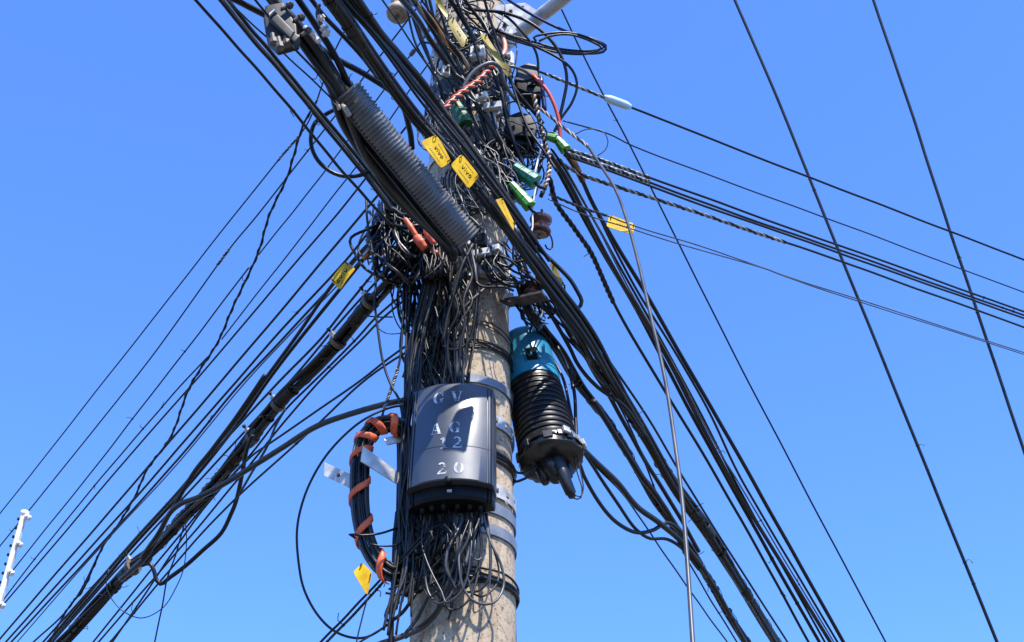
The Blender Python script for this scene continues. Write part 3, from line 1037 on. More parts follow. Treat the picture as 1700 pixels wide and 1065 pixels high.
# --- fan of thin lines to the lower left (far side)
FAN = [
 ('highest thin line of the left fan with a twisted grip near its top', 2.6, 'black', [(572, 52, 0.05), (556, 84), (535, 140), (510, 205), (460, 268), (355, 400), (250, 534), (57, 780), (0, 852)]),
 ('second thin line of the left fan carrying a spliced joint', 2.8, 'black', [(700, 2, 0.1), (661, 54), (608, 122), (556, 192), (478, 292), (425, 360), (381, 413), (250, 594), (102, 780), (0, 906)]),
 ('thin line of the left fan that leaves the loose twisted cable high up', 2.6, 'black', [(413, 444, 0.85), (263, 640), (154, 780), (24, 943), (0, 973)]),
 ('thin line with a small strain insulator left of the pole top', 2.6, 'black', [(735, 20, 0.1), (700, 68), (674, 101), (629, 160), (560, 257), (479, 360), (429, 423)]),
 ('thin line of the left fan meeting the loose twisted cable halfway', 2.6, 'black', [(745, 60, 0.1), (695, 128), (652, 190), (600, 265), (526, 360), (368, 563)]),
 ('thin line of the left fan starting where the twisted cable crosses midway', 2.8, 'black', [(345, 592, 1.2), (300, 640), (179, 780), (60, 925), (0, 1003)]),
 ('kinked dark line crossing the left fan beyond the twisted cable', 3.6, 'black', [(690, 190, 0.0), (610, 292), (556, 360), (466, 465), (347, 605), (195, 780), (0, 1010)]),
 ('single straight dark line with clear sky on both sides at left', 4.2, 'black', [(660, 285, -0.05), (597, 360), (430, 558), (300, 712), (241, 780), (0, 1060)]),
 ('straight dark line just above the twin lines on the left', 4.2, 'black', [(665, 325, -0.06), (640, 350), (579, 426), (455, 560), (387, 640), (300, 739), (265, 780), (10, 1065)]),
 ('frayed dark line, second above the tagged cable on the left', 4.2, 'dusty', [(660, 355, -0.08), (588, 435), (560, 465), (471, 560), (397, 639), (300, 757), (200, 868), (19, 1065)]),
 ('fine grey line lying against the frayed dark line at left', 2.4, 'lead', [(655, 366, -0.08), (560, 474), (474, 562), (392, 652), (300, 764), (171, 903), (29, 1065)]),
 ('tagged black cable on the left fan passing under the yellow plate', 6.5, 'black', [(655, 372, -0.12), (612, 405), (580, 440), (552, 473), (496, 552), (442, 626), (392, 697), (300, 812), (215, 905), (80, 1065)]),
 ('black cable hugging the right side of the tagged cable', 6.5, 'black', [(672, 360, -0.12), (640, 390), (600, 435), (563, 481), (503, 556), (449, 626), (399, 697), (307, 812), (222, 905), (86, 1065)]),
 ('lower left line that passes left of the lashed bundle', 4.4, 'black', [(680, 390, -0.12), (640, 430), (584, 497), (535, 560), (463, 634), (360, 744), (255, 862), (110, 1022), (72, 1065)]),
 ('line running tight along the upper edge of the lashed bundle', 4, 'black', [(670, 420, -0.12), (622, 470), (560, 540), (495, 618), (400, 722), (300, 831), (180, 960), (88, 1065)]),
 ('short line showing only near the lower left corner', 3.2, 'black', [(171, 906, 1.9), (120, 1002, 2.2), (56, 1065, 2.5)]),
 ('line along the lower edge of the lashed bundle, upper of two', 3.8, 'black', [(690, 470, -0.13), (623, 528), (594, 560), (513, 640), (473, 681), (416, 755), (340, 838), (155, 1065)]),
 ('line along the lower edge of the lashed bundle, lower of two', 3.8, 'black', [(695, 478, -0.13), (629, 534), (600, 564), (523, 640), (480, 690), (420, 765), (350, 850), (164, 1065)]),
 ('line swinging from the pole side to meet the hooked cable', 3.8, 'black', [(694, 560, -0.14), (650, 591), (600, 630), (530, 680), (447, 736), (416, 758), (348, 832), (187, 1065)]),
 ('line passing behind the thick curved cable towards lower left', 3.8, 'black', [(690, 575, -0.13), (640, 606), (600, 636), (529, 702), (495, 733), (379, 840), (300, 924), (186, 1062), (183, 1065)]),
]
for lab, w, m, pts in FAN:
    kk = 0.62
    if len(pts[-1]) > 2: C(lab, w, m, pts, ref=1)
    else: C(lab, w, m, pts, k=kk, ref=max(1, len(pts) // 2 - 1), wob=0.0009)

# loose twisted cable wandering across the fan
tw = [(527, 165, 0.12), (505, 205), (487, 262), (478, 292), (446, 360), (429, 413), (387, 507), (363, 565), (318, 640), (285, 722), (243, 780), (225, 820), (201, 860), (171, 906), (160, 932), (139, 978), (115, 1007), (82, 1065, 2.1)]
tc_ = C('loose twisted cable wandering down across the left fan lines', 3.6, 'black', tw, ref=5, wob=0.003)
pth, r_ = CP[tc_.name]
wrap(tc_, pth, 0.02, 0.97, r_ * 0.9, r_ * 0.8, 34, 'dusty', 'twisted_strand')
# grip on the highest line, splice on the second
def grip(cname, a, b, R, turns, m='palegrip', rr=0.72, nm='grip_strand'):
    o = bpy.data.objects[cname]
    p, r = CP[cname]
    u0, u1 = sorted((near_u(p, *a), near_u(p, *b)))
    for ph in (0, 2.1, 4.2):
        wrap(o, p, u0, u1, max(r * R, 0.003), max(r * rr, 0.0016), turns * 0.62, m if ph else 'dusty', nm, ph)
def by_label(s):
    for o in COL.objects:
        if o.get('label') == s: return o.name
grip(by_label(FAN[0][0]), (498, 222), (460, 268), 1.0, 4)
grip(by_label(FAN[1][0]), (383, 410), (362, 440), 1.2, 3)
o = bpy.data.objects[by_label(FAN[3][0])]
p_, r_ = CP[o.name]
i_ = min(range(len(p_)), key=lambda i: (px_of(p_[i]) - Vector((685, 88))).length)
ax_ = (p_[i_ + 1] - p_[i_ - 1]).normalized()
v, f = lathe(p_[i_], ax_, [(-0.018, 0.004), (-0.014, 0.009), (0.0, 0.010), (0.014, 0.009), (0.018, 0.004)], 12)
mesh_obj('strain_insulator', v, f, 'darksteel', o)

# lashed bundle to the lower left
LB = [(705, 385, -0.12), (660, 448, -0.12), (600, 518), (563, 565), (529, 605), (463, 670), (416, 728), (353, 807), (313, 848), (251, 918), (219, 943), (160, 1005), (105, 1065)]
hl = P(660, 448, -0.12).z - CAM.z
dl = -0.12 + 0.55 * (hplane(105, 1065, hl) + 0.12)
lbp, _ = bundle('weathered cable of the thick lashed bundle running to the lower left corner', 9, 7, 9.5, ['black', 'dusty', 'black', 'brownblack', 'lead'], LB[:-1] + [(105, 1065, dl)], group='lashed bundle at lower left', ref=4, twist=2.4, lash=26)
def clampring(px, py, label, R=13):
    u = near_u(lbp, px, py)
    i = int(u * (len(lbp) - 1))
    c = lbp[i]
    ax = (lbp[min(i + 1, len(lbp) - 1)] - lbp[i - 1]).normalized()
    s = (c - CAM).dot(FWD) / F * R
    e = empty('strap_clamp', c, label, 'cable clamp', 'strap clamps on the lashed bundle')
    v, f = lathe(c, ax, [(-0.009, s * .98), (-0.009, s * 1.12), (0.009, s * 1.12), (0.009, s * .98)], 24)
    mesh_obj('strap', v, f, 'strapm', e, False)
    up = Vector((-0.5, -0.3, 0.8)); up = (up - ax * up.dot(ax)).normalized()
    v, f = box_geo(c + up * s * 1.25, ax, ax.cross(up), up, 0.010, 0.007, 0.010, .3)
    mesh_obj('buckle', v, f, 'steel', e, False)
    v, f = lathe(c + up * s * 1.2, up, [(0, 0.004), (0.022, 0.004), (0.022, 0.007), (0.03, 0.007)], 8)
    mesh_obj('bolt', v, f, 'boxd', e, False)
clampring(560, 568, 'strap clamp nearest the pole on the lashed bundle, below the yellow plate')
clampring(462, 672, 'strap clamp midway on the lashed bundle, next up from the hooked cable', 11)
clampring(416, 726, 'strap clamp where the hooked cable leaves the lashed bundle', 11)
clampring(222, 940, 'lowest strap clamp on the lashed bundle near the lower left corner')
clampring(603, 495, 'rusty strap clamp highest on the lashed bundle beside the pole', 14)
C('thick black cable curving from the pole side down to the lashed bundle', 10, 'dusty', [(688, 662, -0.15), (660, 666, -0.14), (600, 681), (531, 705), (470, 742), (405, 783), (330, 825), (300, 836), (283, 850), (262, 890), (240, 925, 0.95), (200, 962, 1.15)], ref=3)
C('stiff black cable that hooks out below the lashed bundle', 7.5, 'black', [(420, 722, 0.42), (410, 745), (402, 785), (392, 830), (385, 850), (368, 884), (335, 915), (300, 945), (281, 959), (267, 969), (260, 962), (255, 945), (248, 935), (236, 938, 0.95)], ref=3)
C('slender offshoot joining the lashed bundle from above', 8, 'black', [(440, 622, 0.3), (400, 682, 0.4), (350, 748), (325, 780), (289, 841), (262, 885, 0.8), (235, 925, 0.95)], ref=2)
C('fine wire making an open loop below the lashed bundle', 1.8, 'black', [(308, 870, 0.7), (310, 900), (305, 942), (292, 975), (270, 1008), (235, 1026), (204, 1014), (182, 989), (176, 965), (180, 945, 1.0)])
C('short thin wire dangling from the hooked cable', 2.6, 'black', [(306, 870, 0.72), (292, 920), (278, 960), (268, 1010), (257, 1065, 0.9)])
C('black wire dropping from the lashed bundle to the curved cable', 4.2, 'black', [(474, 678, 0.3), (458, 705), (446, 735), (431, 763), (412, 795), (397, 820, 0.35)])

# --- right hand side: overhead lines
def far(label, w, m, pts, **k): return C(label, w, m, pts, **k)
far('left one of the two bare steep lines crossing the right sky', 5.2, 'black', [(1220, 0, 0.9), (1300, 186), (1387, 403), (1475, 620), (1655, 1065, 1.6)], ref=1, wob=0.001)
far('right one of the two bare steep lines crossing the right sky', 5.2, 'black', [(1450, 0, 0.9), (1511, 180), (1577, 382), (1657, 620), (1700, 748, 1.4)], ref=1, wob=0.001)
far('very thin line falling from pole top to lower right sky', 3, 'black', [(926, 2, 0.3), (962, 78), (1003, 160), (1045, 240), (1110, 370), (1165, 480), (1230, 610), (1330, 800), (1470, 1065, 1.7)], ref=2, wob=0.001)
o1 = far('line with a pale sleeve joint crossing the right sky', 4, 'black', [(888, 116, -0.02), (905, 122), (950, 140), (1000, 160), (1047, 178), (1300, 277), (1700, 431, 1.4)], ref=4)
grip(o1.name, (905, 122), (1000, 160), 0.8, 5)
p_, r_ = CP[o1.name]
i0 = int(near_u(p_, 1004, 162) * (len(p_) - 1)); i1 = int(near_u(p_, 1047, 179) * (len(p_) - 1))
seg = p_[i0:i1 + 1]
rs = 7.5 * (seg[0] - CAM).dot(FWD) / F
v, f = sweep(catmull(seg, 12), lambda s: rs * (0.62 + 0.38 * min(1, 5 * s, 5 * (1 - s))), 12)
mesh_obj('sleeve_joint', v, f, 'bleach', o1)
far('thinnest line crossing the right sky below the sleeve jointed one', 2.4, 'black', [(935, 200, 0.0), (1010, 222), (1050, 242), (1300, 335), (1700, 485, 1.4)], ref=3)
C('fine tie wire curling back from the thinnest right hand line', 1.8, 'lead', [(952, 224, 0.02), (975, 214), (1000, 217), (1007, 226), (1009, 238), (1003, 250), (992, 258, 0.03)])
o = far('uppermost of the close service lines at right with a spiral grip', 4, 'black', [(935, 246, -0.05), (991, 263), (1076, 294), (1160, 324), (1300, 374), (1700, 517, 1.3)], ref=3)
grip(o.name, (937, 247), (1076, 294), 1.0, 9)
o = far('second of the close service lines at right', 4, 'black', [(935, 252, -0.05), (1010, 278), (1076, 302), (1160, 333), (1300, 382), (1700, 523, 1.3)], ref=3)
grip(o.name, (937, 253), (1080, 303), 1.2, 10)
far('third of the close service lines at right', 4, 'black', [(936, 257, -0.06), (1010, 283), (1076, 307), (1160, 338), (1300, 387), (1700, 528, 1.3)], ref=3)
o = far('lowest of the close service lines with a long pale spiral grip', 4, 'black', [(922, 266, -0.06), (969, 291), (1020, 309), (1095, 332), (1160, 353), (1300, 401), (1420, 442), (1700, 543, 1.3)], ref=4)
grip(o.name, (925, 268), (1303, 402), 1.05, 20)
o = far('twin thin line carrying the yellow plate at right, upper strand', 2.2, 'lead', [(912, 322, -0.08), (960, 342), (1008, 358), (1057, 376), (1150, 405), (1270, 445), (1300, 456), (1700, 585, 1.3)], ref=3)
grip(o.name, (914, 324), (1006, 358), 1.6, 5, 'lead')
far('twin thin line carrying the yellow plate at right, lower strand', 2.2, 'lead', [(910, 330, -0.08), (960, 352), (1006, 367), (1054, 381), (1150, 411), (1270, 446), (1300, 458), (1700, 588, 1.3)], ref=3)
o = C('stout grey drop cable falling steeply past the lower right bundles', 5.0, 'lead', [(893, 178, -0.16), (910, 190), (931, 208), (955, 226), (976, 242), (995, 270), (1020, 311), (1038, 358), (1060, 440), (1085, 540), (1110, 660), (1128, 800), (1140, 920), (1150, 1065, -1.55)], ref=6)
grip(o.name, (893, 178), (978, 244), 0.85, 6, 'porcb', 0.6)

# --- lower right fan
o = C('rope like cable wound with pale strands heading lower right', 5.5, 'black', [(908, 285, -0.1), (914, 302), (922, 334), (954, 380), (981, 419), (1018, 500), (1080, 610), (1195, 800), (1342, 1065, 1.9)], ref=4)
grip(o.name, (912, 296), (1020, 505), 0.95, 12, 'dusty', 0.75)
LR = [
 ('lower right fan cable, first past the rope like one', 7, 'black', [(908, 250, -0.1), (920, 272), (957, 340), (1004, 424), (1060, 520), (1102, 600), (1210, 800), (1360, 1065)]),
 ('slim lower right fan cable beneath the orange brown sleeve', 4.5, 'black', [(915, 246, -0.1), (935, 276), (972, 340), (1015, 418), (1060, 496), (1144, 650), (1216, 790), (1369, 1065)]),
 ('lower right fan cable with a dull grey sheen', 7.5, 'dusty', [(914, 256, -0.11), (940, 296), (985, 382), (1039, 480), (1099, 579), (1144, 666), (1216, 800), (1378, 1065)]),
 ('lower right fan cable wearing the orange brown sleeve', 7.5, 'black', [(925, 232, -0.08), (955, 275), (985, 340), (1025, 410), (1068, 480), (1130, 588), (1192, 696), (1251, 800), (1400, 1065)]),
 ('slim cable just inside the outermost one of the lower right fan', 4.5, 'black', [(930, 242, -0.08), (975, 316), (1012, 395), (1057, 480), (1168, 666), (1234, 800), (1390, 1065)]),
 ('slim pale lit cable in the middle of the lower right fan', 3.0, 'grey', [(930, 262, -0.1), (990, 372), (1044, 480), (1104, 579), (1200, 760), (1225, 800), (1384, 1065)]),
]
for lab, w, m, pts in LR:
    C(lab, w, m, pts, d1=1.9, ref=3)
o = bpy.data.objects[by_label(LR[3][0])]
p_, r_ = CP[o.name]
i0 = int(near_u(p_, 945, 258) * (len(p_) - 1)); i1 = int(near_u(p_, 970, 298) * (len(p_) - 1))
v, f = sweep(catmull(p_[i0:i1 + 1], 10), lambda s: r_ * (1.75 - 0.35 * s), 12)
mesh_obj('sleeve', v, f, 'amber', o)
# second lower bundle
Q2 = [(862, 470, -0.14), (880, 519, -0.05), (902, 547), (930, 583), (949, 616), (968, 648), (1009, 700), (1064, 789), (1087, 826), (1110, 858), (1145, 912), (1190, 985), (1240, 1065, 1.6)]
q2p, _ = bundle('weathered cable of the lower right bundle passing behind the closure', 4, 7, 5.5, ['brownblack', 'black', 'dusty'], Q2, group='bundle behind the closure', ref=5, twist=1.8, lash=16)
C('black cable sagging from the crossing bundle past the blue cap', 7, 'black', [(880, 488, -0.15), (896, 506), (911, 519), (926, 541), (945, 575), (960, 605), (990, 641), (1037, 675), (1070, 722, 0.35)], ref=3)
C('black cable squeezed between the two lower right bundles', 8, 'black', [(900, 462, -0.18), (926, 509), (960, 566), (986, 616), (1010, 655), (1060, 745), (1093, 800), (1127, 856), (1160, 915, 0.9)], ref=2)
C('thin straight wire between the two lower right bundles', 3.4, 'black', [(950, 560, -0.02), (1000, 627), (1050, 718), (1110, 868, 0.7), (1165, 970), (1223, 1065, 1.5)], ref=1)
C('black cable dropping behind the closure to its collar, inner one', 5, 'black', [(905, 575, 0.1), (921, 601, 0.1), (936, 631), (949, 690), (955, 730, 0.06)], ref=1)
C('black cable dropping behind the closure to its collar, outer one', 6, 'black', [(925, 575, 0.08), (940, 605, 0.1), (953, 650), (956, 699), (957, 745, 0.06)], ref=1)
# tails of the closure
C('black tail cable from the closure drooping lowest then rising', 7, 'black', [(952, 745, 0.0), (962, 770), (970, 792), (993, 831), (1026, 868), (1058, 884), (1084, 880), (1106, 868), (1122, 875), (1145, 902), (1165, 935, 0.75)], ref=3)
C('black tail cable from the closure, middle one', 6, 'black', [(955, 730, 0.0), (972, 755), (988, 780), (1028, 839), (1058, 880), (1079, 894), (1106, 895), (1133, 911), (1160, 945, 0.75)], ref=3)
C('thick black tail cable from the closure, topmost one', 10, 'dusty', [(950, 728, 0.0), (970, 748), (1004, 780), (1028, 804), (1060, 844), (1095, 868), (1138, 905), (1175, 955, 0.8)], ref=3)
C('thin wire slipping under the closure tails to the bottom edge', 3, 'black', [(958, 742, 0.02), (1000, 785), (1030, 815), (1063, 860), (1138, 970), (1207, 1065, 1.3)], ref=3)
C('taped black cable beside the lower right bundle with frayed ties', 10, 'brownblack', [(985, 665, 0.05), (1030, 735), (1064, 789), (1082, 812), (1111, 855), (1143, 906), (1200, 1000, 1.2), (1236, 1065, 1.55)], ref=3, lumps=.08)
C('black slack loop hanging from the closure port, outer', 5, 'black', [(852, 800, -0.02), (866, 796), (880, 788), (890, 775, -0.02), (893, 760, 0.0)], ref=1)
C('black slack loop hanging from the closure port, inner', 4.5, 'black', [(851, 776, -0.02), (862, 786), (874, 783), (884, 772, -0.01), (890, 755, 0.02)], ref=1)
C('thin looped wire hanging beside the lower closure port', 2.2, 'black', [(957, 748, -0.02), (963, 780), (968, 812), (964, 824), (955, 822, -0.04)])
C('thin doubled wire hanging beside the lower closure port', 2.2, 'black', [(953, 752, -0.02), (959, 785), (966, 812), (962, 828), (950, 826, -0.04)])
C('stiff black cable bending back in a hook at the right of the crossing bundle', 7, 'black', [(848, 372, -0.22), (873, 398, -0.2), (900, 418), (923, 439), (945, 462), (957, 481), (966, 500), (962, 510), (948, 515), (930, 512, -0.12)], ref=3)
for i in range(9):
    t = i / 8
    C('slim cable in the knot where the bundle leaves the pole at right', random.choice([3, 4, 5]), random.choice(['black', 'dusty', 'brownblack', 'grey']),
      [(815 + 60 * t + random.uniform(-14, 14), 345 + 40 * t + random.uniform(-25, 10), -0.26), (870 + random.uniform(-18, 18), 430 + random.uniform(-12, 12), -0.22), (905 + random.uniform(-16, 16), 480 + random.uniform(-8, 8), -0.15), (950 + random.uniform(-16, 22), 550 + random.uniform(-12, 12), 0.0), (1010 + random.uniform(-12, 12), 640 + random.uniform(-18, 18), 0.2)],
      group='slim cables leaving the pole at right', ref=2, wob=0.004)

# --- top right loops
C('blue sheathed cable sweeping out into the flat loop at top right', 5, 'bluewire', [(838, -6, -0.3), (845, 0), (894, 30), (946, 54), (988, 66), (1006, 76), (1004, 84), (988, 88), (931, 84), (881, 72), (840, 58), (800, 44, -0.2)], wob=0)
C('black cable lying inside the flat loop at top right', 4, 'black', [(890, 68, -0.28), (886, 62), (900, 57), (946, 54), (990, 68), (1003, 78), (985, 84), (931, 81), (895, 72), (860, 62), (830, 55, -0.2)], wob=0)
C('pale edged black cable below the flat loop at top right', 4, 'dusty', [(895, 68, -0.28), (912, 60), (946, 57), (985, 70), (998, 79), (980, 88), (935, 88), (890, 78), (845, 64), (790, 45, -0.2)], wob=0)
C('large black loop hanging right of the pole top, inner', 5.5, 'black', [(775, 15, -0.25), (800, 17), (838, 21), (881, 38), (916, 68), (935, 101), (941, 131), (935, 169), (930, 190), (924, 215, -0.12)], wob=0)
C('large black loop hanging right of the pole top, outer', 4.5, 'black', [(800, 40, -0.24), (845, 58), (881, 73), (930, 98), (950, 116), (958, 141), (950, 169), (931, 197), (918, 222, -0.12)], wob=0)
C('black cable arching from the lamp arm plate to the black dead end box', 4.5, 'black', [(820, 18, -0.26), (839, 26), (862, 47), (883, 73), (892, 94), (893, 125), (888, 150, -0.14)], wob=0)
C('red duct arching down the right side of the pole top', 6.5, 'red', [(884, 124, -0.2), (890, 130), (907, 148), (920, 173), (928, 200), (930, 225), (930, 248, -0.14)], wob=0)
C('sun bleached pink duct bending in front of the lamp arm foot', 8, 'salmon', [(832, 50, -0.22), (836, 64), (839, 81), (834, 93), (826, 105, -0.24)], wob=0)
C('blue cable end poking out beside the red duct', 8, 'bluewire', [(898, 128, -0.12), (900, 150), (903, 168), (904, 184, -0.1)], wob=0)
C('grey lit cable arching over the orange spiral to the dead end box', 5, 'grey', [(820, 108, -0.24), (850, 110, -0.26), (868, 116), (885, 128), (895, 140, -0.16)], wob=0)
C('stout grey cable arching over the orange spiral', 7, 'grey', [(768, 150, -0.36), (772, 140), (783, 122), (800, 109), (818, 104), (830, 112), (834, 130), (846, 152), (862, 172, -0.22)], ref=3, wob=0)
C('thin bare wire tied across between pole and red duct', 2, 'lead', [(805, 162, -0.24), (840, 158), (880, 156), (914, 160, -0.16)])
C('thin bare wire crossing below the black dead end box', 2.2, 'lead', [(832, 196, -0.22), (860, 205), (890, 214), (920, 220, -0.16)])

# --- black vertical wires left of the pole
C('black wire hanging left of the pole from the knot to the coil', 4.2, 'black', [(608, 330, -0.2), (609, 360), (619, 424), (624, 465), (622, 501), (626, 540), (634, 593), (650, 640), (663, 664), (668, 690, -0.17)], ref=4)
o = C('hanging wire with a bright bare twist left of the pole', 4, 'black', [(672, 430, -0.16), (670, 480), (668, 555), (661, 608), (649, 645), (638, 677), (632, 700), (630, 708, -0.17)], ref=3)
grip(o.name, (660, 612), (638, 677), 0.9, 8)
C('straight hanging wire closest to the pole left edge', 5, 'black', [(690, 420, -0.14), (683, 480), (678, 555), (674, 680), (670, 800), (668, 900, -0.13)], ref=2)
C('straight hanging wire beside the coil bracket', 4, 'dusty', [(676, 470, -0.15), (673, 600), (671, 700), (664, 800), (660, 900), (654, 975, -0.13)], ref=2)
C('thin wire bowed between hanging wires left of the pole', 1.8, 'black', [(622, 540, -0.16), (640, 553), (662, 554), (695, 545, -0.15)])
C('thick short cable end jutting left from the hanging wires', 2.6, 'black', [(604, 523, -0.1), (630, 526), (652, 526, -0.1)])
C('thin slack loop hanging far out to the left of the box', 4.2, 'black', [(684, 672, -0.16), (650, 676), (600, 699, -0.2), (547, 749), (516, 797), (500, 840), (493, 882), (496, 935), (505, 977), (529, 1022), (554, 1047), (581, 1058), (607, 1058), (638, 1041), (670, 1013), (690, 980), (700, 955, -0.2)], ref=4)
C('black loop swinging under the corrugated sleeve into the sky', 7, 'black', [(560, 180, -0.5), (545, 187), (522, 205), (516, 235), (525, 262), (545, 282), (570, 292), (600, 290), (625, 276, -0.4)], ref=3, wob=0)
C('upper of two lit cables leaving the pole to the bottom left', 4.2, 'black', [(700, 890, -0.2), (680, 912), (636, 958), (600, 995), (533, 1065, -0.05)], ref=2)
C('lower of two lit cables leaving the pole to the bottom left', 4.6, 'dusty', [(706, 892, -0.2), (684, 914), (640, 961), (606, 1000), (543, 1065, -0.05)], ref=2)
C('thin wire hanging from the bottom tag to the lower edge', 2.6, 'black', [(614, 985, -0.18), (607, 1005), (599, 1035), (592, 1065, -0.18)])

for o in [o for o in COL.objects if o.get('category') == 'cable' and o.name in CP]:
    p_, r_ = CP[o.name]
    L_ = sum((b - a).length for a, b in zip(p_, p_[1:]))
    if L_ > 2.2 and r_ > 0.0035 and rt.random() < 0.75:
        dress(o, p_[3:-4], r_, rt.choice([1, 2, 3, 4]), 'black', False)

# ================================================================== SLACK COIL with orange wrap, left of the box
coil = []
ctr = [(668, 710), (650, 703), (628, 706), (608, 726), (599, 760), (597, 800), (598, 840), (604, 880), (616, 915), (634, 940), (652, 951), (666, 943), (672, 915), (673, 870), (673, 820), (673, 770), (672, 730)]
cd_ = [-0.16] * 4 + [-0.17] * 7 + [-0.13, -0.09, -0.07, -0.06, -0.07, -0.10]
cpath, _L = resolve([(x, y, d) for (x, y), d in zip(ctr, cd_)])
cpath = catmull(cpath + [cpath[0], cpath[1]], 110)
frc = frames(cpath)
n_c = 8
s_c = mpp(600, 820, -0.17)
for i in range(n_c):
    t = (i - (n_c - 1) / 2) / (n_c - 1)
    ph = random.uniform(0, 6)
    pts = []
    for j, (p, (tn, a, b)) in enumerate(zip(cpath, frc)):
        # spread across the ring's width in the plane of view, a little in depth
        o_ = ray(620, 820).cross(tn).normalized()
        dd = tn.cross(o_)
        pts.append(p + o_ * (t * 26 * s_c + 0.0016 * math.sin(j * .12 + ph)) + dd * (0.008 * math.cos(i * 2.4)) )
    v, f = sweep(pts, 2.7 * s_c, 8)
    tag(mesh_obj('coiled_cable', v, f, ['black', 'dusty', 'black', 'lead'][i % 4]), 'black slack cable in the coil bound with orange spiral left of the box', 'cable', 'slack coil cables')
u_a, u_b = 0.0, 0.52
seg = cpath[int(0.004 * 110):int(0.50 * 110)]
def oval_wrap(seg, turns, hw_, hd_, r, m, name, label, ph0=0.0):
    n = int(turns * 16)
    p2 = catmull(seg, n)
    fr2 = frames(p2)
    pts = []
    for j, (p, (tn, a, b)) in enumerate(zip(p2, fr2)):
        o_ = ray(620, 820).cross(tn).normalized()
        dd = tn.cross(o_)
        # denser at the start of the coil
        q_ = j / (n - 1)
        g = ph0 + 2 * PI * (3.4 * q_ / .30 if q_ < .30 else 3.4 + 3.3 * (q_ - .30) / .70)
        pts.append(p + o_ * (math.cos(g) * hw_) + dd * (math.sin(g) * hd_))
    V, Fc = [], []
    for j, p in enumerate(pts):
        c = p2[j]
        tn = fr2[j][0]
        out = (p - c).normalized()
        for (a, b) in ((-1, 0.0), (-0.7, 1.0), (0.7, 1.0), (1, 0.0)):
            V.append(p + tn * (a * r) + out * (b * 0.0035))
    for j in range(len(pts) - 1):
        for k in range(4):
            k2 = (k + 1) % 4
            Fc.append((j * 4 + k, j * 4 + k2, (j + 1) * 4 + k2, (j + 1) * 4 + k))
    o = mesh_obj(name, V, Fc, m)
    return tag(o, label, 'spiral wrap')
oval_wrap(seg, 6.5, 17 * s_c, 0.016, 7.5 * s_c, 'orange', 'spiral_wrap', 'orange plastic spiral wound round the slack coil left of the box', 2.0)

# flat coil bracket
cb = empty('coil_bracket', P(630, 775, -0.13), 'pale galvanised flat bars holding the slack coil left of the box', 'bracket')
def plate(px4, d4, th, m, name, parent, **kw):
    V = [P(x, y, d) for (x, y), d in zip(px4, d4)]
    nrm = (V[1] - V[0]).cross(V[3] - V[0]).normalized()
    if nrm.dot(CAM - V[0]) < 0: nrm = -nrm
    v = V + [p - nrm * th for p in V]
    # front face outward
    a = (V[1] - V[0]).cross(V[2] - V[1])
    front = (0, 1, 2, 3) if a.dot(nrm) > 0 else (3, 2, 1, 0)
    n = len(V)
    f = [front, tuple(n + i for i in reversed(front))]
    for i in range(n):
        j = (i + 1) % n
        f.append((front[i], n + front[i], n + front[j], front[j]))
    o = mesh_obj(name, v, f, m, parent, False)
    return o, V, nrm
plate([(539, 767), (585, 788), (582, 810), (538, 789)], [-0.10, -0.12, -0.12, -0.10], 0.004, 'steel', 'flat_bar', cb)
plate([(603, 740), (665, 786), (659, 803), (599, 765)], [-0.215, -0.15, -0.15, -0.215], 0.004, 'steel', 'flat_bar', cb)
plate([(637, 727), (672, 718), (672, 732), (643, 738)], [-0.15, -0.13, -0.13, -0.15], 0.004, 'steel', 'flat_bar', cb)
plate([(580, 786), (604, 797), (600, 812), (577, 808)], [-0.12, -0.13, -0.13, -0.12], 0.004, 'steel', 'flat_bar', cb)
v, f = lathe(P(563, 790, -0.105), Vector((0, -1, 0)), [(0, 0.008), (0.006, 0.008), (0.006, 0.004), (0.012, 0.004)], 6)
mesh_obj('bolt', v, f, 'darksteel', cb, False)

# ================================================================== VERTICAL TANGLE down the pole front
VG = 'wires of the vertical tangle above the box'
rv = random.Random(11)
for i in range(66):
    x0 = rv.uniform(656, 786)
    y0 = rv.uniform(372, 440)
    y1 = rv.uniform(612, 662)
    x1 = 688 + (x0 - 656) * 0.60 + rv.gauss(0, 12)
    if i % 9 == 0: x1 = rv.uniform(690, 790)
    off = rv.uniform(0.012, 0.085)
    xm = (x0 + x1) / 2 + rv.gauss(0, 17)
    xm2 = x0 * 0.3 + x1 * 0.7 + rv.gauss(0, 13)
    pts = [S(x0, y0, off + 0.03), S((x0 + xm) / 2 + rv.gauss(0, 9), y0 * .8 + y1 * .2, off + rv.uniform(-.01, .03)), S(xm, y0 * .58 + y1 * .42, off), S((xm + xm2) / 2 + rv.gauss(0, 8), y0 * .42 + y1 * .58, off * .9), S(xm2, y0 * .25 + y1 * .75, off * .7), S(x1, y1, 0.02)]
    m = rv.choice(['black', 'black', 'dusty', 'dusty', 'lead', 'brownblack', 'grey'])
    C('thin wire running down the pole front in the tangle above the box', rv.choice([2.4, 3, 3.4, 4, 5]), m, pts, group=VG, name='tangled_wire', ref=1, wob=0.004, sides=7)
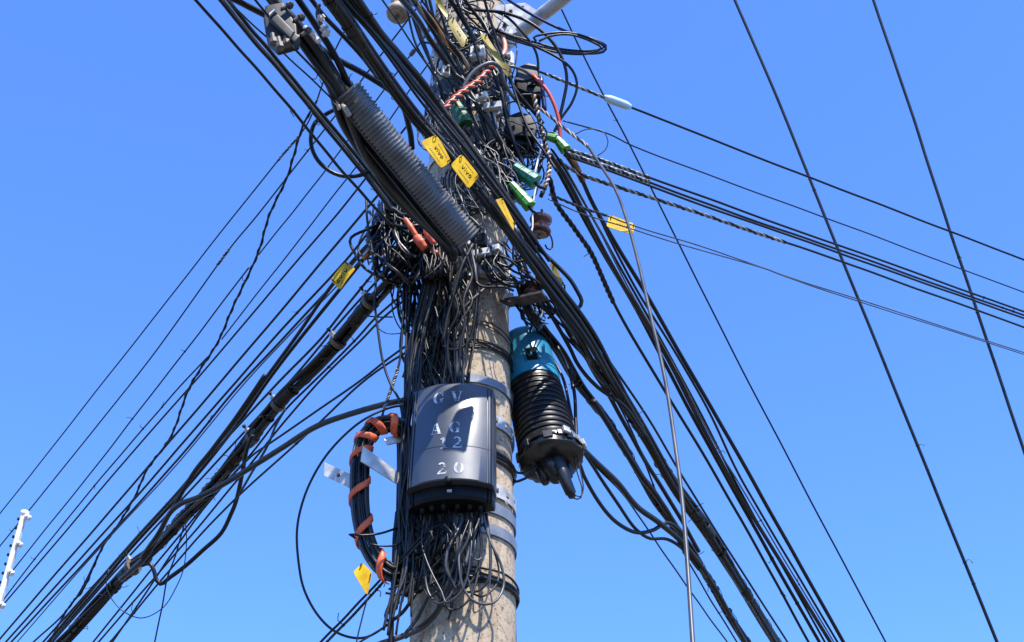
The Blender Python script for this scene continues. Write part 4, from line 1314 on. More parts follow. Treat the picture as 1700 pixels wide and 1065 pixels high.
# loops in the tangle
for (lab, w, m, pts) in (
    ('dark cable hanging in a U across the pole above the box', 5, 'black', [S(790, 390, .08), S(791, 470, .07), S(788, 530, .06), S(780, 562, .05), S(760, 580, .05), S(744, 580, .05), S(733, 570, .04), S(728, 552, .04)]),
    ('black cable crossing the concrete diagonally under the pole band', 6, 'dusty', [S(740, 560, .07), S(764, 518, .07), S(800, 482, .07), S(844, 445, .09), (868, 420, -0.24), (874, 396, -0.24)]),
    ('thick dusty cable leaning up out of the tangle', 6, 'dusty', [S(735, 568, .08), S(742, 528, .09), S(752, 490, .09), S(768, 440, .10), S(785, 405, .1)]),
    ('black vertical cable against the concrete above the box', 5, 'black', [S(790, 450, .03), S(792, 510, .03), S(788, 560, .02), S(780, 610, .02), S(776, 650, .03)]),
    ):
    C(lab, w, m, pts, ref=1, wob=0.001)
# wires tied right round the pole
def round_pole(py, n, label, group, r=0.0022, spread=0.02, m='black'):
    z0 = pole_level(py)
    for i in range(n):
        zz = z0 + random.uniform(-spread, spread)
        c, R = axis(zz)
        t1, t2 = random.uniform(-.012, .012), random.uniform(-.012, .012)
        e = random.uniform(0.003, 0.010)
        pts = [c + Vector((math.cos(a) * (R + e), math.sin(a) * (R + e), t1 * math.cos(a) + t2 * math.sin(a) + 0.003 * math.sin(5 * a + i))) for a in [2 * PI * q / 48 for q in range(49)]]
        v, f = sweep(pts, r, 6)
        tag(mesh_obj('tie_wire', v, f, m), label, 'wire', group)
round_pole(537, 2, 'thin black tie wire circling the pole in the upper pair', 'upper tie wires', 0.002, 0.006)
round_pole(566, 5, 'thin black tie wire circling the pole just above the box', 'tie wires above the box', 0.0026, 0.014)
round_pole(748, 3, 'black tie wire circling the pole beside the box', 'tie wires beside the box', 0.005, 0.010, 'dusty')
round_pole(950, 6, 'black tie wire circling the pole below the box', 'tie wires below the box', 0.0036, 0.020)

# ================================================================== LEFT EDGE BUNDLE and hanging loops below the box
LG = 'wires beside the box left edge'
for i in range(16):
    x0 = rv.uniform(672, 694)
    xe = rv.uniform(655, 690)
    off = rv.uniform(0.0, 0.05)
    C('thin black wire running down the left side of the box', rv.choice([2.4, 3, 3.6, 4.4]), rv.choice(['black', 'dusty', 'black', 'lead']),
      [(x0 + 30, 470, -0.17 - off), (x0 + 10, 560, -0.15 - off), (x0, 650, -0.14 - off), (x0 - 6 + rv.gauss(0, 3), 750, -0.14 - off), (x0 - 12 + rv.gauss(0, 4), 850, -0.13 - off), (xe, 940, -0.13 - off), (xe - 10 + rv.gauss(0, 8), 1000 + rv.uniform(-20, 60), -0.13 - off)], group=LG, name='side_wire', ref=1, wob=0.004)
UG = 'wires gathered under the box'
for i in range(40):
    x0 = rv.uniform(668, 806)
    y1 = rv.uniform(885, 985)
    off = rv.uniform(0.02, 0.10)
    x1 = 672 + (x0 - 668) * 0.75 + rv.gauss(0, 10)
    C('thin dark wire gathered in the shade under the box', rv.choice([2.4, 3, 3.6, 4.5]), rv.choice(['black', 'dusty', 'black', 'brownblack']),
      [S(x0, 838, 0.06), S(x0 + rv.gauss(0, 8), 870, off), S((x0 + x1) / 2 + rv.gauss(0, 14), (870 + y1) / 2, off + 0.02), S(x1 + rv.gauss(0, 10), y1, off), S(x1 - rv.uniform(-10, 26), y1 + rv.uniform(-12, 16), 0.006)], group=UG, name='gathered_wire', ref=1, wob=0.004)
HANG = [
 ('grey loop nearest the pole middle under the box', 5, 'lead', [S(769, 862, .07), S(755, 890, .09), S(744, 912, .1), S(741, 940, .1), S(750, 962, .09), S(760, 976, .07), S(772, 981, .04)]),
 ('widest grey loop hanging under the box', 4.6, 'lead', [S(780, 860, .07), S(764, 910, .09), S(762, 945, .1), S(769, 976, .1), S(784, 996, .1), S(799, 1003, .1), S(818, 1001, .1), S(831, 986, .1), S(836, 965, .1), S(831, 935, .1), S(820, 910, .09), S(808, 880, .07), S(802, 850, .07)]),
 ('slim grey loop on the right under the box', 4.2, 'lead', [S(806, 860, .06), S(813, 905, .08), S(814, 945, .08), S(808, 968, .07), S(795, 981, .05), S(770, 983, .03)]),
 ('short cut grey cable end under the box', 5.5, 'grey', [S(787, 885, .09), S(780, 912, .09), S(773, 938, .09)]),
 ('thick dusty cable sweeping from under the box to the lower left', 7, 'dusty', [S(782, 860, .08), S(776, 896, .09), S(755, 935, .09), S(739, 981, .08), S(727, 1012, .06), S(700, 1038, .04), (672, 1058, -0.12)]),
 ('pale streaked cable hanging left under the box', 6, 'lead', [S(706, 870, .05), S(709, 907, .06), S(716, 949, .06), S(711, 985, .06), S(694, 1025, .05), (674, 1050, -0.14)]),
 ('thin cable swinging left from the loops under the box', 4, 'dusty', [S(757, 900, .09), S(739, 919, .08), S(709, 949, .07), (675, 967, -0.16), (645, 978, -0.16)]),
 ('second thin cable swinging left under the box', 4, 'black', [S(765, 930, .08), S(741, 953, .08), S(697, 981, .07), (663, 987, -0.16), (640, 984, -0.16)]),
 ('vertical pale cable at the left under the box', 5, 'lead', [S(686, 860, .04), S(684, 917, .05), S(680, 960, .05), S(676, 990, .04)]),
 ('thin curved wire left of the pale vertical cable', 3.6, 'dusty', [S(694, 880, .05), S(695, 919, .06), S(691, 972, .06), (670, 1011, -0.14), (640, 1038, -0.13), (600, 1064, -0.12)]),
 ('thick grey cable sheath slanting down across the pole foot of view', 10, 'lead', [S(752, 955, .06), S(743, 976, .06), S(732, 1004, .05), S(704, 1038, .03), (670, 1056, -0.13), (645, 1064, -0.13)]),
 ('thick black cable falling off the left side of the pole bottom', 9, 'black', [(660, 850, -0.14), (656, 900, -0.14), (654, 958, -0.14), (650, 1010, -0.14), (649, 1065, -0.14)]),
 ('black cable bending in a narrow hook at bottom left', 6, 'black', [(662, 960, -0.14), (648, 1000, -0.15), (640, 1025, -0.15), (645, 1032, -0.15), (668, 1018, -0.15), (690, 985, -0.17)]),
 ('black wire drooping left from the box corner to the coil', 4, 'black', [S(688, 870, .03), (662, 876, -0.16), (630, 885, -0.2), (598, 888, -0.22), (580, 886, -0.22), (590, 893, -0.21)]),
 ('black cable reaching left from the coil foot', 3.2, 'black', [(668, 900, -0.16), (650, 906, -0.2), (625, 905, -0.22), (612, 901, -0.22)]),
 ('curled wire tail hanging amid the loops', 3, 'grey', [S(780, 905, .08), S(784, 925, .08), S(793, 930, .08), S(800, 925, .08)]),
 ('slender cable looping to the pole right flank under the box', 3.4, 'black', [S(804, 872, .06), S(818, 905, .06), S(828, 945, .06), S(820, 975, .06), S(800, 990, .05), S(785, 985, .03)]),
]
rl = random.Random(31)
for i in range(9):
    xa, xb = rl.uniform(690, 770), rl.uniform(735, 815)
    yb = rl.uniform(965, 1030)
    o1_ = rl.uniform(.05, .11)
    HANG.append(('loose dark loop drooping over the concrete below the box', rl.choice([3, 3.6, 4.4]), rl.choice(['black', 'dusty', 'lead', 'black']),
        [S(xa, 852, .07), S(xa - 6, 905, o1_), S((xa * .7 + xb * .3) - rl.uniform(-6, 14), yb - 18, o1_), S((xa + xb) / 2 - 4, yb, o1_), S(xb * .75 + xa * .25 + 4, yb - 20, o1_), S(xb, 910, o1_), S(xb - 6, 852, .07)]))
for lab, w, m, pts in HANG: C(lab, w, m, pts, ref=2, wob=0.0012, group='loose loops below the box' if lab.startswith('loose dark') else None)

# ================================================================== UPPER TANGLE
KG = 'thin wires of the knot round the upper pole'
rk = random.Random(23)
def scribble(cx, cy, sx, sy, label, group, n, dlo, dhi, slope=None, ws=(2.2, 3, 3.6, 4.5), mats=('black', 'black', 'dusty', 'black', 'brownblack', 'lead'), L=(40, 120), curl=0.9, name='knotted_wire', onpole=False):
    """wires whose two ends both sink into the thick of the knot while the middle bows out"""
    for i in range(n):
        ang = (slope if slope is not None else rk.uniform(0, 2 * PI)) + rk.gauss(0, 0.28)
        ln = rk.uniform(*L)
        x, y = rk.gauss(cx, sx * .7), rk.gauss(cy, sy * .7)
        ca_, sa_ = math.cos(ang), math.sin(ang)
        ends = []
        for sg in (-1, 1):
            ex, ey = x + sg * ca_ * ln / 2, y + sg * sa_ * ln / 2
            # pull the ends back into the core
            q = math.hypot((ex - cx) / (sx * 1.7), (ey - cy) / (sy * 1.7))
            if q > 1: ex, ey = cx + (ex - cx) / q, cy + (ey - cy) / q
            ends.append((ex, ey))
        (ax_, ay_), (bx_, by_) = ends
        l2 = math.hypot(bx_ - ax_, by_ - ay_) + 1
        bow = rk.gauss(0, curl) * max(9, l2 * .35)
        nx_, ny_ = -(by_ - ay_) / l2, (bx_ - ax_) / l2
        d = rk.uniform(dlo, dhi)
        dd = rk.gauss(0, 0.04)
        pts = []
        for q, g in ((0, -.1), (.12, .35), (.33, .85), (.52, 1.0), (.72, .8), (.9, .3), (1, -.1)):
            jx, jy = rk.gauss(0, l2 * .035), rk.gauss(0, l2 * .035)
            px, py = ax_ + (bx_ - ax_) * q + nx_ * bow * g + jx, ay_ + (by_ - ay_) * q + ny_ * bow * g + jy
            py = max(py, -60)
            dz = d + dd * q + (0.05 if q in (0, 1) else 0)
            sf = surf(px, py, 0.006)
            if onpole: dz = min(dz, sf)
            pts.append((px, py, dz))
        C(label, rk.choice(ws), rk.choice(mats), pts, group=group, name=name, ref=2, wob=0.0015, sides=6, ext=0)
KL = 'thin dark wire in the dense knot left of the pole under the sleeve'
KLG = 'wires of the knot left of the pole'
DK = ('black', 'black', 'brownblack')
scribble(662, 385, 24, 40, KL, KLG, 30, -0.24, -0.05, 0.85, ws=(3, 4, 5, 7, 9), L=(90, 170), curl=0.35, mats=DK)
scribble(652, 400, 24, 38, KL, KLG, 30, -0.22, -0.05, 2.2, ws=(3, 4, 5, 7, 9), L=(80, 170), curl=0.4, mats=DK)
scribble(668, 405, 22, 44, KL, KLG, 26, -0.22, -0.08, 1.6, ws=(3, 4, 5), L=(90, 170), curl=0.5, mats=DK)
scribble(655, 375, 24, 36, KL, KLG, 10, -0.24, -0.05, None, L=(50, 120), curl=1.0, mats=DK)
scribble(720, 425, 34, 22, 'dark wire at the head of the vertical tangle under the sleeve', 'wires at the head of the tangle', 44, -0.27, -0.18, 1.5, L=(90, 190), curl=0.3, onpole=True, mats=('black', 'black', 'dusty', 'brownblack'))
scribble(860, 255, 26, 34, 'thin dark wire curled in the knot right of the upper pole', 'wires of the knot right of the pole', 44, -0.2, -0.02, None, L=(50, 110), curl=1.2, mats=('black', 'black', 'black', 'dusty'))
scribble(790, 105, 40, 46, 'thin dark wire criss-crossing the top of the pole', 'wires over the pole top', 24, -0.26, -0.17, 0.95, L=(90, 200), curl=0.7, onpole=True, mats=('black', 'black', 'dusty', 'grey', 'lead'), ws=(2, 2.5, 3, 4))
scribble(815, 290, 32, 38, 'thin wire lying over the pole beside the yellow plates', 'wires beside the yellow plates', 30, -0.27, -0.19, 1.0, L=(90, 200), curl=0.5, onpole=True)
scribble(840, 440, 26, 22, 'thin dark wire in the shade right of the pole band', 'wires right of the pole band', 22, -0.24, -0.1, 0.95, L=(80, 170), curl=0.8, mats=('black', 'black', 'dusty'))
scribble(780, 35, 34, 24, 'thin wire in the dark thicket at the very top of the pole', 'wires at the very top of the pole', 22, -0.28, -0.17, 0.9, L=(80, 180), curl=0.9, onpole=True, ws=(2, 2.5, 3, 4), mats=('black', 'dusty', 'lead', 'black'))
scribble(768, 335, 26, 40, 'thin wire on the shaded pole between sleeve and crossing bundle', 'wires between sleeve and bundle', 26, -0.24, -0.17, 0.95, ws=(2, 2.5, 3, 4), L=(70, 160), curl=0.5, onpole=True, mats=('black', 'dusty', 'lead', 'grey', 'black'))
scribble(742, 215, 22, 36, 'thin wire on the pole just above the twin yellow plates', 'wires above the twin plates', 18, -0.26, -0.17, 0.95, ws=(2, 3, 4, 6), L=(80, 170), curl=0.5, onpole=True, mats=('black', 'dusty', 'black', 'grey'))
scribble(885, 510, 18, 22, 'thin dark wire curled round the bracket arm by the closure', 'wires by the bracket arm', 18, -0.15, 0.05, 1.0, L=(30, 80), curl=1.2)

for i in range(8):
    x0 = rk.uniform(650, 800)
    x1 = 735 + (x0 - 650) * 0.85 + rk.gauss(0, 14)
    d_ = rk.uniform(-0.27, -0.21)
    C('dark cable slanting down over the pole top among the crossing wires', rk.choice([4, 5, 6, 8]), rk.choice(['black', 'brownblack', 'dusty', 'black']),
      [(x0, -25, d_ - 0.16), (x0 * .7 + x1 * .3 + rk.gauss(0, 8), 60, d_ - 0.06), (x0 * .3 + x1 * .7 + rk.gauss(0, 8), 135, d_), (x1, 205, d_ + 0.02), (x1 + rk.uniform(20, 60), 262 + rk.uniform(-20, 30), d_ + 0.04)],
      group='dark cables over the pole top', name='slanting_cable', ref=2, wob=0.002)
# spiral taped rope at the pole top and orange spiral
def candy(label, pts, w, mats, turns, cat='cable', n=90, core='black'):
    o = C(label, w, core, pts, ref=1, wob=0, cat=cat)
    p, r = CP[o.name]
    for i, m in enumerate(mats):
        wrap(o, p, 0.02, 0.98, r * 0.62, r * 0.62, turns, m, 'spiral_strip', 2 * PI * i / len(mats))
    return o
candy('brown and cream spiral taped rope descending over the pole top', [(690, 2, -0.56), (720, 40, -0.48), (742, 68, -0.42), (762, 90, -0.38), (786, 120, -0.32)], 10, ['amber', 'porcb'], 9)
candy('brown and cream spiral taped rope right of the pole top', [(886, 158, -0.2), (892, 185, -0.18), (898, 212, -0.16), (906, 240, -0.15), (912, 268, -0.14), (908, 300, -0.14), (898, 326, -0.14)], 7, ['amber', 'white'], 10)
candy('orange spiral cord bowing in front of the pole top', [(818, 110, -0.34), (806, 122, -0.36), (790, 137, -0.37), (772, 150, -0.38), (756, 162, -0.39), (742, 176, -0.40), (732, 190, -0.40)], 10, ['orange', 'orange'], 4.5)

# ================================================================== CONNECTORS, CLAMPS, INSULATORS
def capsule(name, label, cat, px, py, px2, py2, w, d, m, d2=None, group=None, flat=1.0, ends='boxd'):
    a, b = P(px, py, d), P(px2, py2, d if d2 is None else d2)
    ax = b - a
    L = ax.length
    s = w / 2 * mpp(px, py, d)
    e = empty(name, a, label, cat, group)
    if name == 'wedge_clamp':
        # tapered wedge body with ridges, a keeper edge and its wire bail
        u_ = ax.normalized()
        tw_ = (CAM - a); tw_ = (tw_ - u_ * tw_.dot(u_)).normalized()
        sd_ = u_.cross(tw_)
        ring = [(-1.3, -.55), (-1.05, .4), (-.4, .95), (.4, .95), (1.05, .4), (1.3, -.55), (.8, -.9), (-.8, -.9)]
        V_, F_ = [], []
        st_ = [(0, .62), (.03, .72), (.30, .84), (.33, .80), (.37, .80), (.40, .88), (.66, .97), (.69, .92), (.73, .92), (.76, 1.0), (.97, 1.04), (1, .96)]
        for (h_, g_) in st_:
            for (x_, y_) in ring: V_.append(a + ax * h_ + sd_ * (x_ * s * g_) + tw_ * (y_ * s * g_))
        for i_ in range(len(st_) - 1):
            for k_ in range(8):
                F_.append((i_ * 8 + k_, i_ * 8 + (k_ + 1) % 8, (i_ + 1) * 8 + (k_ + 1) % 8, (i_ + 1) * 8 + k_))
        F_ += [tuple(range(7, -1, -1)), tuple((len(st_) - 1) * 8 + k_ for k_ in range(8))]
        mesh_obj('wedge_body', V_, F_, m, e, False)
        bail = [a + sd_ * s * .7, a - u_ * s * 1.2 + sd_ * s * .6, a - u_ * s * 2.4, a - u_ * s * 1.2 - sd_ * s * .6, a - sd_ * s * .7]
        v, f = sweep(catmull(bail, 16), 0.0022, 6)
        mesh_obj('wire_bail', v, f, 'palegrip', e)
        tail = [b + u_ * -.01, b + u_ * s * .8 + sd_ * s * .3, b + u_ * s * 1.6 - tw_ * s]
        v, f = sweep(catmull(tail, 8), s * .28, 8)
        mesh_obj('cable_tail', v, f, 'black', e)
        return e
    v, f = lathe(a, ax, [(0, s * .55), (L * .06, s * .85), (L * .12, s), (L * .40, s), (L * .43, s * 1.08), (L * .57, s * 1.08), (L * .60, s), (L * .88, s * .95), (L * .95, s * .8), (L, s * .5)], 16)
    o = mesh_obj('body', v, f, m, e)
    o.data.set_sharp_from_angle(angle=rad(35))
    v, f = lathe(a - ax.normalized() * 0.012, ax, [(0, s * .35), (0.014, s * .42)], 10)
    mesh_obj('end_grommet', v, f, ends, e)
    v, f = lathe(b, ax, [(-0.004, s * .42), (0.012, s * .35)], 10)
    mesh_obj('end_grommet', v, f, ends, e)
    return e
capsule('wedge_clamp', 'teal green wedge clamp right of the pole, upper of the two', 'clamp', 853, 277, 890, 302, 21, -0.22, 'green')
capsule('wedge_clamp', 'dark and lime green wedge clamp just above the brown spool', 'clamp', 848, 305, 880, 342, 17, -0.24, 'lime')
capsule('wedge_clamp', 'small bright lime clamp at the foot of the red duct', 'clamp', 924, 230, 939, 248, 15, -0.15, 'lime')
capsule('wedge_clamp', 'pale lime ribbed clamp end beside the red duct foot', 'clamp', 907, 226, 922, 230, 12, -0.16, 'lime')
capsule('wedge_clamp', 'dark green clamp half hidden below the orange spiral', 'clamp', 756, 172, 772, 206, 22, -0.30, 'darkgreen')
capsule('connector', 'long orange connector under the sleeve, left one', 'connector', 672, 362, 692, 392, 9, -0.26, 'orange')
capsule('connector', 'short orange connector under the sleeve, right one', 'connector', 706, 380, 722, 406, 12, -0.27, 'orange')
capsule('connector', 'stubby orange connector under the sleeve, lowest and darkest', 'connector', 690, 392, 708, 414, 16, -0.255, 'orange')
capsule('connector', 'amber tube connector on a cable left of the pole', 'connector', 602, 431, 627, 404, 10, -0.15, 'amber')
capsule('connector', 'small orange connector at the tangle head next to the pole', 'connector', 716, 412, 734, 428, 9, -0.26, 'orange')
capsule('connector', 'white plastic connector left of the pole beside the amber tube', 'connector', 625, 424, 637, 412, 13, -0.16, 'white')

def spool(name, label, px, py, d, R, H, tiltv=Vector((0, 0, 1)), m='porc'):
    c = P(px, py, d)
    s = mpp(px, py, d)
    R *= s
    H *= s
    e = empty(name, c, label, 'insulator')
    prof = [(-H * .5, R * .62), (-H * .5, R * .80), (-H * .44, R * .97), (-H * .30, R), (-H * .16, R * .86), (-H * .06, R * .70), (H * .06, R * .70), (H * .16, R * .88), (H * .30, R), (H * .44, R * .95), (H * .5, R * .7)]
    v, f = lathe(c, tiltv, prof, 32)
    mesh_obj('glazed_spool', v, f, m, e)
    v, f = lathe(c - tiltv * (H * .5 + 0.001), tiltv, [(-0.002, R * .50), (-0.002, R * .60), (0.004, R * .62)], 24)
    mesh_obj('unglazed_rim', v, f, 'porcb', e)
    v, f = lathe(c - tiltv * (H * .5 + 0.018), tiltv, [(0, R * .20), (0.008, R * .20), (0.008, R * .13), (H + 0.05, R * .13)], 8)
    mesh_obj('spindle_bolt', v, f, 'darksteel', e, False)
    return e
spool('spool_insulator', 'brown glazed porcelain spool insulator hanging right of the pole', 897, 374, -0.13, 19, 34, Vector((0.1, -0.1, 1)).normalized())
spool('spool_insulator', 'small brown spool insulator in shade on the bracket arm', 882, 480, -0.14, 13, 22, Vector((0.05, 0, 1)).normalized())
spool('spool_insulator', 'pale weathered spool insulator left of the pole top', 664, 12, -0.2, 19, 52, Vector((0.15, 0.2, 1)).normalized(), 'porcb')
C('pale wire looping down past the brown spool', 3.2, 'white', [(892, 300, -0.17), (886, 330), (884, 355), (884, 378), (880, 388), (872, 392), (866, 384, -0.2)], wob=0)
C('dark wire tail curling below the brown spool', 3, 'black', [(912, 386, -0.12), (917, 400), (916, 412), (910, 414), (905, 406, -0.12)], wob=0)
C('pale bare conductor leading to the green clamp', 3.6, 'white', [(899, 240, -0.15), (894, 262), (888, 286), (884, 302, -0.18)], wob=0)

# dead end boxes right of the pole top
db = empty('dead_end_box', P(877, 130, -0.16), 'black plastic box right of the pole top with grey lid', 'cable box')
def prism(pts, d, dep, m, nm, par):
    V = [P(x, y, d) for x, y in pts]
    bk = Vector((0.0, dep, 0.0))
    n = len(V)
    v = V + [p + bk for p in V]
    f = [tuple(range(n)), tuple(n + i for i in range(n - 1, -1, -1))] + [(i, n + i, n + (i + 1) % n, (i + 1) % n) for i in range(n)]
    o = mesh_obj(nm, v, f, m, par, False)
    bm = bmesh.new()
    bm.from_mesh(o.data)
    bmesh.ops.recalc_face_normals(bm, faces=bm.faces)
    bmesh.ops.bevel(bm, geom=list(bm.edges), offset=min(0.006, dep * .3), segments=3, profile=0.6, affect='EDGES')
    bm.to_mesh(o.data)
    bm.free()
    o.data.polygons.foreach_set('use_smooth', [True] * len(o.data.polygons))
    o.data.set_sharp_from_angle(angle=rad(40))
    return o
prism([(856, 130), (893, 124), (899, 132), (898, 152), (880, 155), (858, 146)], -0.17, 0.09, 'boxd', 'housing', db)
lid = prism([(860, 110), (876, 103), (891, 107), (895, 127), (868, 134), (853, 132)], -0.175, 0.10, 'clampb', 'lid', db)
v, f = box_geo(P(882, 140, -0.175), Vector((1, 0, 0)), Vector((0, 1, 0)), Vector((0, 0, 1)), .014, .006, .008, .3)
mesh_obj('clip', v, f, 'boxd', lid, False)
db = empty('dead_end_box', P(860, 195, -0.17), 'large matt black cable hood beneath the grey lidded box', 'cable box')
prism([(838, 204), (846, 190), (862, 184), (882, 190), (892, 210), (888, 228), (862, 224), (842, 226)], -0.18, 0.10, 'boxd', 'hood', db)
prism([(846, 224), (884, 226), (876, 240), (852, 238)], -0.16, 0.06, 'boxd', 'skirt', db)

# strain clamp at the upper left
sc2 = empty('strain_clamp', P(470, 40, -1.12), 'dark cast strain clamp with bolts on the cable at upper left', 'clamp')
kd = -1.09
prism([(440, 8), (470, 2), (492, 40), (494, 62), (480, 66), (458, 72), (441, 56), (437, 30)], kd, 0.05, 'clampb', 'casting', sc2)
pl = prism([(444, 28), (456, 16), (498, 60), (488, 70)], kd - 0.022, 0.03, 'clampb', 'keeper_plate', sc2)
for (bx, by, bx2, by2) in ((452, 56, 455, 72), (462, 62, 466, 80), (474, 60, 477, 74)):
    a, b = P(bx, by, kd - 0.01), P(bx2, by2, kd - 0.01)
    v, f = lathe(a, b - a, [(0, 0.007), ((b - a).length * .6, 0.007), ((b - a).length * .6, 0.013), ((b - a).length, 0.013)], 8)
    mesh_obj('bolt', v, f, 'darksteel', sc2, False)
for (bx, by, bx2, by2) in ((468, 14, 486, 6), (488, 34, 505, 26), (500, 58, 516, 48)):
    a, b = P(bx, by, kd), P(bx2, by2, kd)
    L = (b - a).length
    v, f = lathe(a, b - a, [(0, 0.006), (L * .55, 0.006), (L * .55, 0.012), (L * .85, 0.012), (L * .85, 0.007), (L, 0.007)], 8)
    mesh_obj('bolt', v, f, 'darksteel', sc2, False)
v, f = sweep(catmull([P(505, 44, kd), P(515, 52, kd), P(524, 62, kd + .02), P(530, 70, kd + .02)], 8), 0.008, 8, True, 0.5)
mesh_obj('link', v, f, 'steel', sc2)
v, f = box_geo(P(452, 20, kd - 0.03), (P(456, 16, 0) - P(448, 24, 0)).normalized(), Vector((0, 1, 0)), Vector((0, 0, 1)), .014, .004, .005, .2)
mesh_obj('pale_tab', v, f, 'white', sc2, False)
hk = empty('shackle', P(534, 48, -1.06), 'small steel shackle with nuts on the cable right of the strain clamp', 'shackle')
for i, (bx, by) in enumerate(((532, 30), (538, 47), (541, 55))):
    v, f = lathe(P(bx, by, -1.09), Vector((0.8, -0.5, 0.3)), [(-0.012, 0.006), (-0.004, 0.006), (-0.004, 0.012), (0.006, 0.012), (0.006, 0.006), (0.014, 0.006)], 8)
    mesh_obj('nut', v, f, 'steel' if i else 'white', hk, False)
v, f = sweep(catmull([P(530, 6, -1.1), P(527, 24, -1.08), P(533, 40, -1.08), P(540, 58, -1.06)], 12), 0.006, 8)
mesh_obj('bow', v, f, 'darksteel', hk)

# ================================================================== YELLOW PLATES
def tagplate(label, px4, d4, text=True, m='yellow', group='yellow marker plates', flip=False, cat='marker plate', name='marker_plate', tie=True, tpos=0.56, lines=2):
    V = [P(x, y, d) for (x, y), d in zip(px4, d4)]
    nrm = (V[1] - V[0]).cross(V[3] - V[0]).normalized()
    if nrm.dot(CAM - V[0]) < 0: nrm = -nrm
    b1, b2, b3 = random.uniform(-.05, .05), random.uniform(-.04, .04), random.uniform(-.03, .03)
    Lu = (V[1] - V[0]).length
    def bl(u, v):     # u along 0->1, v along 0->3; the plate is a little curled
        p = (V[0] * (1 - u) + V[1] * u) * (1 - v) + (V[3] * (1 - u) + V[2] * u) * v
        return p + nrm * (Lu * (b1 * (1 - (2 * u - 1) ** 2) + b2 * (2 * u - 1) * (2 * v - 1) + b3 * (1 - (2 * v - 1) ** 2)))
    NU, NV = 8, 5
    vs = []
    for off in (0.0, -0.002):
        for i in range(NU + 1):
            for j in range(NV + 1):
                u, w = i / NU, j / NV
                if i in (0, NU) and j in (0, NV):          # clipped corners
                    u += 0.02 if i == 0 else -0.02
                    w += 0.05 if j == 0 else -0.05
                vs.append(bl(u, w) + nrm * off)
    fs = []
    nn_ = (NU + 1) * (NV + 1)
    ix = lambda l, i, j: l * nn_ + i * (NV + 1) + j
    for i in range(NU):
        for j in range(NV):
            fs.append((ix(0, i, j), ix(0, i + 1, j), ix(0, i + 1, j + 1), ix(0, i, j + 1)))
            fs.append((ix(1, i, j + 1), ix(1, i + 1, j + 1), ix(1, i + 1, j), ix(1, i, j)))
    for i in range(NU):
        fs.append((ix(0, i + 1, 0), ix(0, i, 0), ix(1, i, 0), ix(1, i + 1, 0)))
        fs.append((ix(0, i, NV), ix(0, i + 1, NV), ix(1, i + 1, NV), ix(1, i, NV)))
    for j in range(NV):
        fs.append((ix(0, 0, j), ix(0, 0, j + 1), ix(1, 0, j + 1), ix(1, 0, j)))
        fs.append((ix(0, NU, j + 1), ix(0, NU, j), ix(1, NU, j), ix(1, NU, j + 1)))
    o = mesh_obj(name, vs, fs, m, None, True)
    o.data.set_sharp_from_angle(angle=rad(40))
    tag(o, label, cat, group)
    if text:
        H = 0.20
        lenu = ((V[1] - V[0]).length + (V[2] - V[3]).length) / 2
        lenv = ((V[3] - V[0]).length + (V[2] - V[1]).length) / 2
        asp = lenv / lenu
        def place(x, y):
            u = tpos + x * H * asp
            v = 0.5 + (0.5 - y) * H
            if flip: u, v = 1 - u, 1 - v
            return bl(u, v) + nrm * 0.0008
        v, f = lay_text('vivo', ROUND, place, 0.14, 0.85)
        mesh_obj('lettering', v, f, 'print', o, False)
        for i in range(lines):
            vv = (0.2, 0.80)[i % 2]
            q = []
            x = 0.3
            vs, fs = [], []
            while x < 0.78:
                l = random.uniform(0.03, 0.08)
                n = len(vs)
                for (a, b) in ((x, vv - .025), (x + l, vv - .025), (x + l, vv + .025), (x, vv + .025)):
                    if flip: a, b = 1 - a, 1 - b
                    vs.append(bl(a, b) + nrm * 0.0008)
                fs.append((n, n + 1, n + 2, n + 3))
                x += l + 0.02
            mesh_obj('fine_print', vs, fs, 'finep', o, False)
    if tie:
        for u in (0.06, 0.94):
            a, b = bl(u, 0.12), bl(u, 0.30)
            pts = [a + nrm * 0.001, a + nrm * 0.006, a.lerp(b, .5) + nrm * 0.008, b + nrm * 0.006, b + nrm * 0.001]
            v, f = sweep(pts, 0.0016, 6)
            mesh_obj('cable_tie', v, f, 'boxd', o)
    return o
# corner order: long edge 0->1, short edge 0->3
tagplate('yellow plate with upside down lettering, left of the twin plates by the sleeve', [(724, 224), (750, 267), (731, 280), (698, 234)], [-0.74, -0.70, -0.72, -0.76])
tagplate('yellow plate with upside down lettering, right of the twin plates on the crossing bundle', [(766, 255), (796, 291), (778, 314), (748, 273)], [-0.70, -0.66, -0.67, -0.71])
tagplate('narrow yellow plate seen nearly edge on above the brown spool', [(833, 329), (855, 368), (852, 384), (824, 330)], [-0.58, -0.53, -0.60, -0.64], text=False)
tagplate('yellow plate hung on the twin thin line in the right sky', [(1012, 356), (1055, 371), (1051, 389), (1007, 375)], [0.12, 0.16, 0.14, 0.10])
tagplate('yellow plate on the dark cables left of the pole', [(574, 432), (550, 466), (564, 480), (591, 447)], [-0.22, -0.20, -0.24, -0.26], flip=False)
tagplate('amber yellow plate hanging at the foot of the slack coil', [(602, 934), (618, 950), (610, 989), (586, 949)], [-0.2, -0.2, -0.2, -0.2], text=False)
tagplate('weathered yellow plate with faint lettering at the pole top', [(753, 27), (778, 66), (768, 79), (743, 37)], [-0.44, -0.42, -0.42, -0.44], m='olive')
tagplate('thin yellow strip above the weathered plate at the very top', [(729, -4), (747, 26), (741, 30), (720, -2)], [-0.46, -0.44, -0.44, -0.46], text=False, m='olive')
tagplate('long olive yellow strip slanting over the pole top by the lamp arm', [(806, 53), (851, 118), (844, 127), (796, 58)], [-0.31, -0.28, -0.28, -0.31], text=False, m='olive')
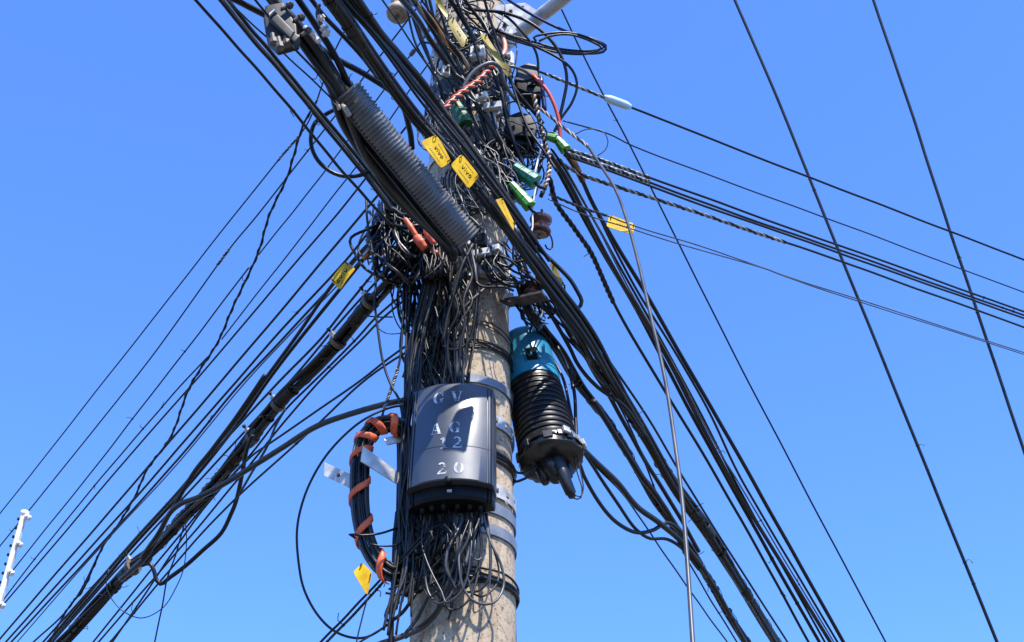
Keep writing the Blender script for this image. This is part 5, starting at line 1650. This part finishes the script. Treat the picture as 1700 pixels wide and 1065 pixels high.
tagplate('amber strip tucked behind the crossing bundle right of the pole', [(920, 436), (937, 472), (929, 474), (912, 438)], [-0.16, -0.14, -0.14, -0.16], text=False, m='olive')

# ================================================================== WHITE FENCE POST far left, and the wall it stands on
pd = 0.75
p_top, p_low = P(41, 852, pd), P(-2, 1003, pd)
dv = (p_low - p_top).normalized()
p_bot = p_low + dv * 0.75
fp = empty('fence_post', p_bot, 'leaning white electric fence post with small insulators at the left edge', 'fence post')
s = mpp(20, 920, pd)
side_v = dv.cross(Vector((0, 1, 0))).normalized()
v, f = box_geo((p_top + p_bot) / 2, side_v, Vector((0, 1, 0)), dv, 3.9 * s, 0.012, (p_bot - p_top).length / 2, 0.25)
mesh_obj('post', v, f, 'whitepost', fp, False)
v, f = lathe(p_top + dv * 0.004, -dv, [(-0.01, 6 * s), (0.004, 7.5 * s), (0.012, 7.0 * s), (0.016, 3 * s)], 14)
mesh_obj('post_cap', v, f, 'whitepost', fp)
for (ix, iy) in ((44, 857), (30, 902), (16, 949), (1, 1003)):
    c = P(ix, iy, pd - 0.012)
    ax = (side_v if side_v.x > 0 else -side_v) * 0.9 + Vector((0, 0, -0.5))
    ax.normalize()
    v, f = lathe(c, ax, [(-0.006, 0.006), (0.0, 0.0115), (0.004, 0.0115), (0.006, 0.007), (0.009, 0.007), (0.011, 0.011), (0.016, 0.010), (0.019, 0.004)], 16)
    ins = mesh_obj('fence_insulator', v, f, 'whitepost', fp)
    v, f = lathe(c + ax * 0.0062, ax, [(0, 0.0078), (0.003, 0.0078)], 14)
    mesh_obj('dark_groove', v, f, 'boxd', ins)
for k in range(9):
    c = p_top.lerp(p_low, 0.08 + 0.1 * k) - (side_v if side_v.x > 0 else -side_v) * 6.1 * s + Vector((0, -0.01, 0))
    v, f = box_geo(c, side_v, Vector((0, 1, 0)), dv, 0.0040, 0.004, 0.005, .3)
    mesh_obj('slot_tooth', v, f, 'boxd', fp, False)
wz = p_bot.z + 0.03
bwall = empty('boundary_wall', (p_bot.x - 3, p_bot.y, 0.13), 'tall rendered boundary wall carrying the white fence post', 'wall')
v, f = box_geo(Vector((p_bot.x - 3.0, p_bot.y, (wz + 0.13) / 2 - 0.03)), Vector((1, 0, 0)), Vector((0, 1, 0)), Vector((0, 0, 1)), 3.4, 0.09, (wz - 0.13) / 2, 0.1)
mesh_obj('wall_body', v, f, 'render', bwall, False)
v, f = box_geo(Vector((p_bot.x - 3.0, p_bot.y, wz - 0.03)), Vector((1, 0, 0)), Vector((0, 1, 0)), Vector((0, 0, 1)), 3.45, 0.13, 0.03, 0.2)
mesh_obj('coping', v, f, 'pave', bwall, False)
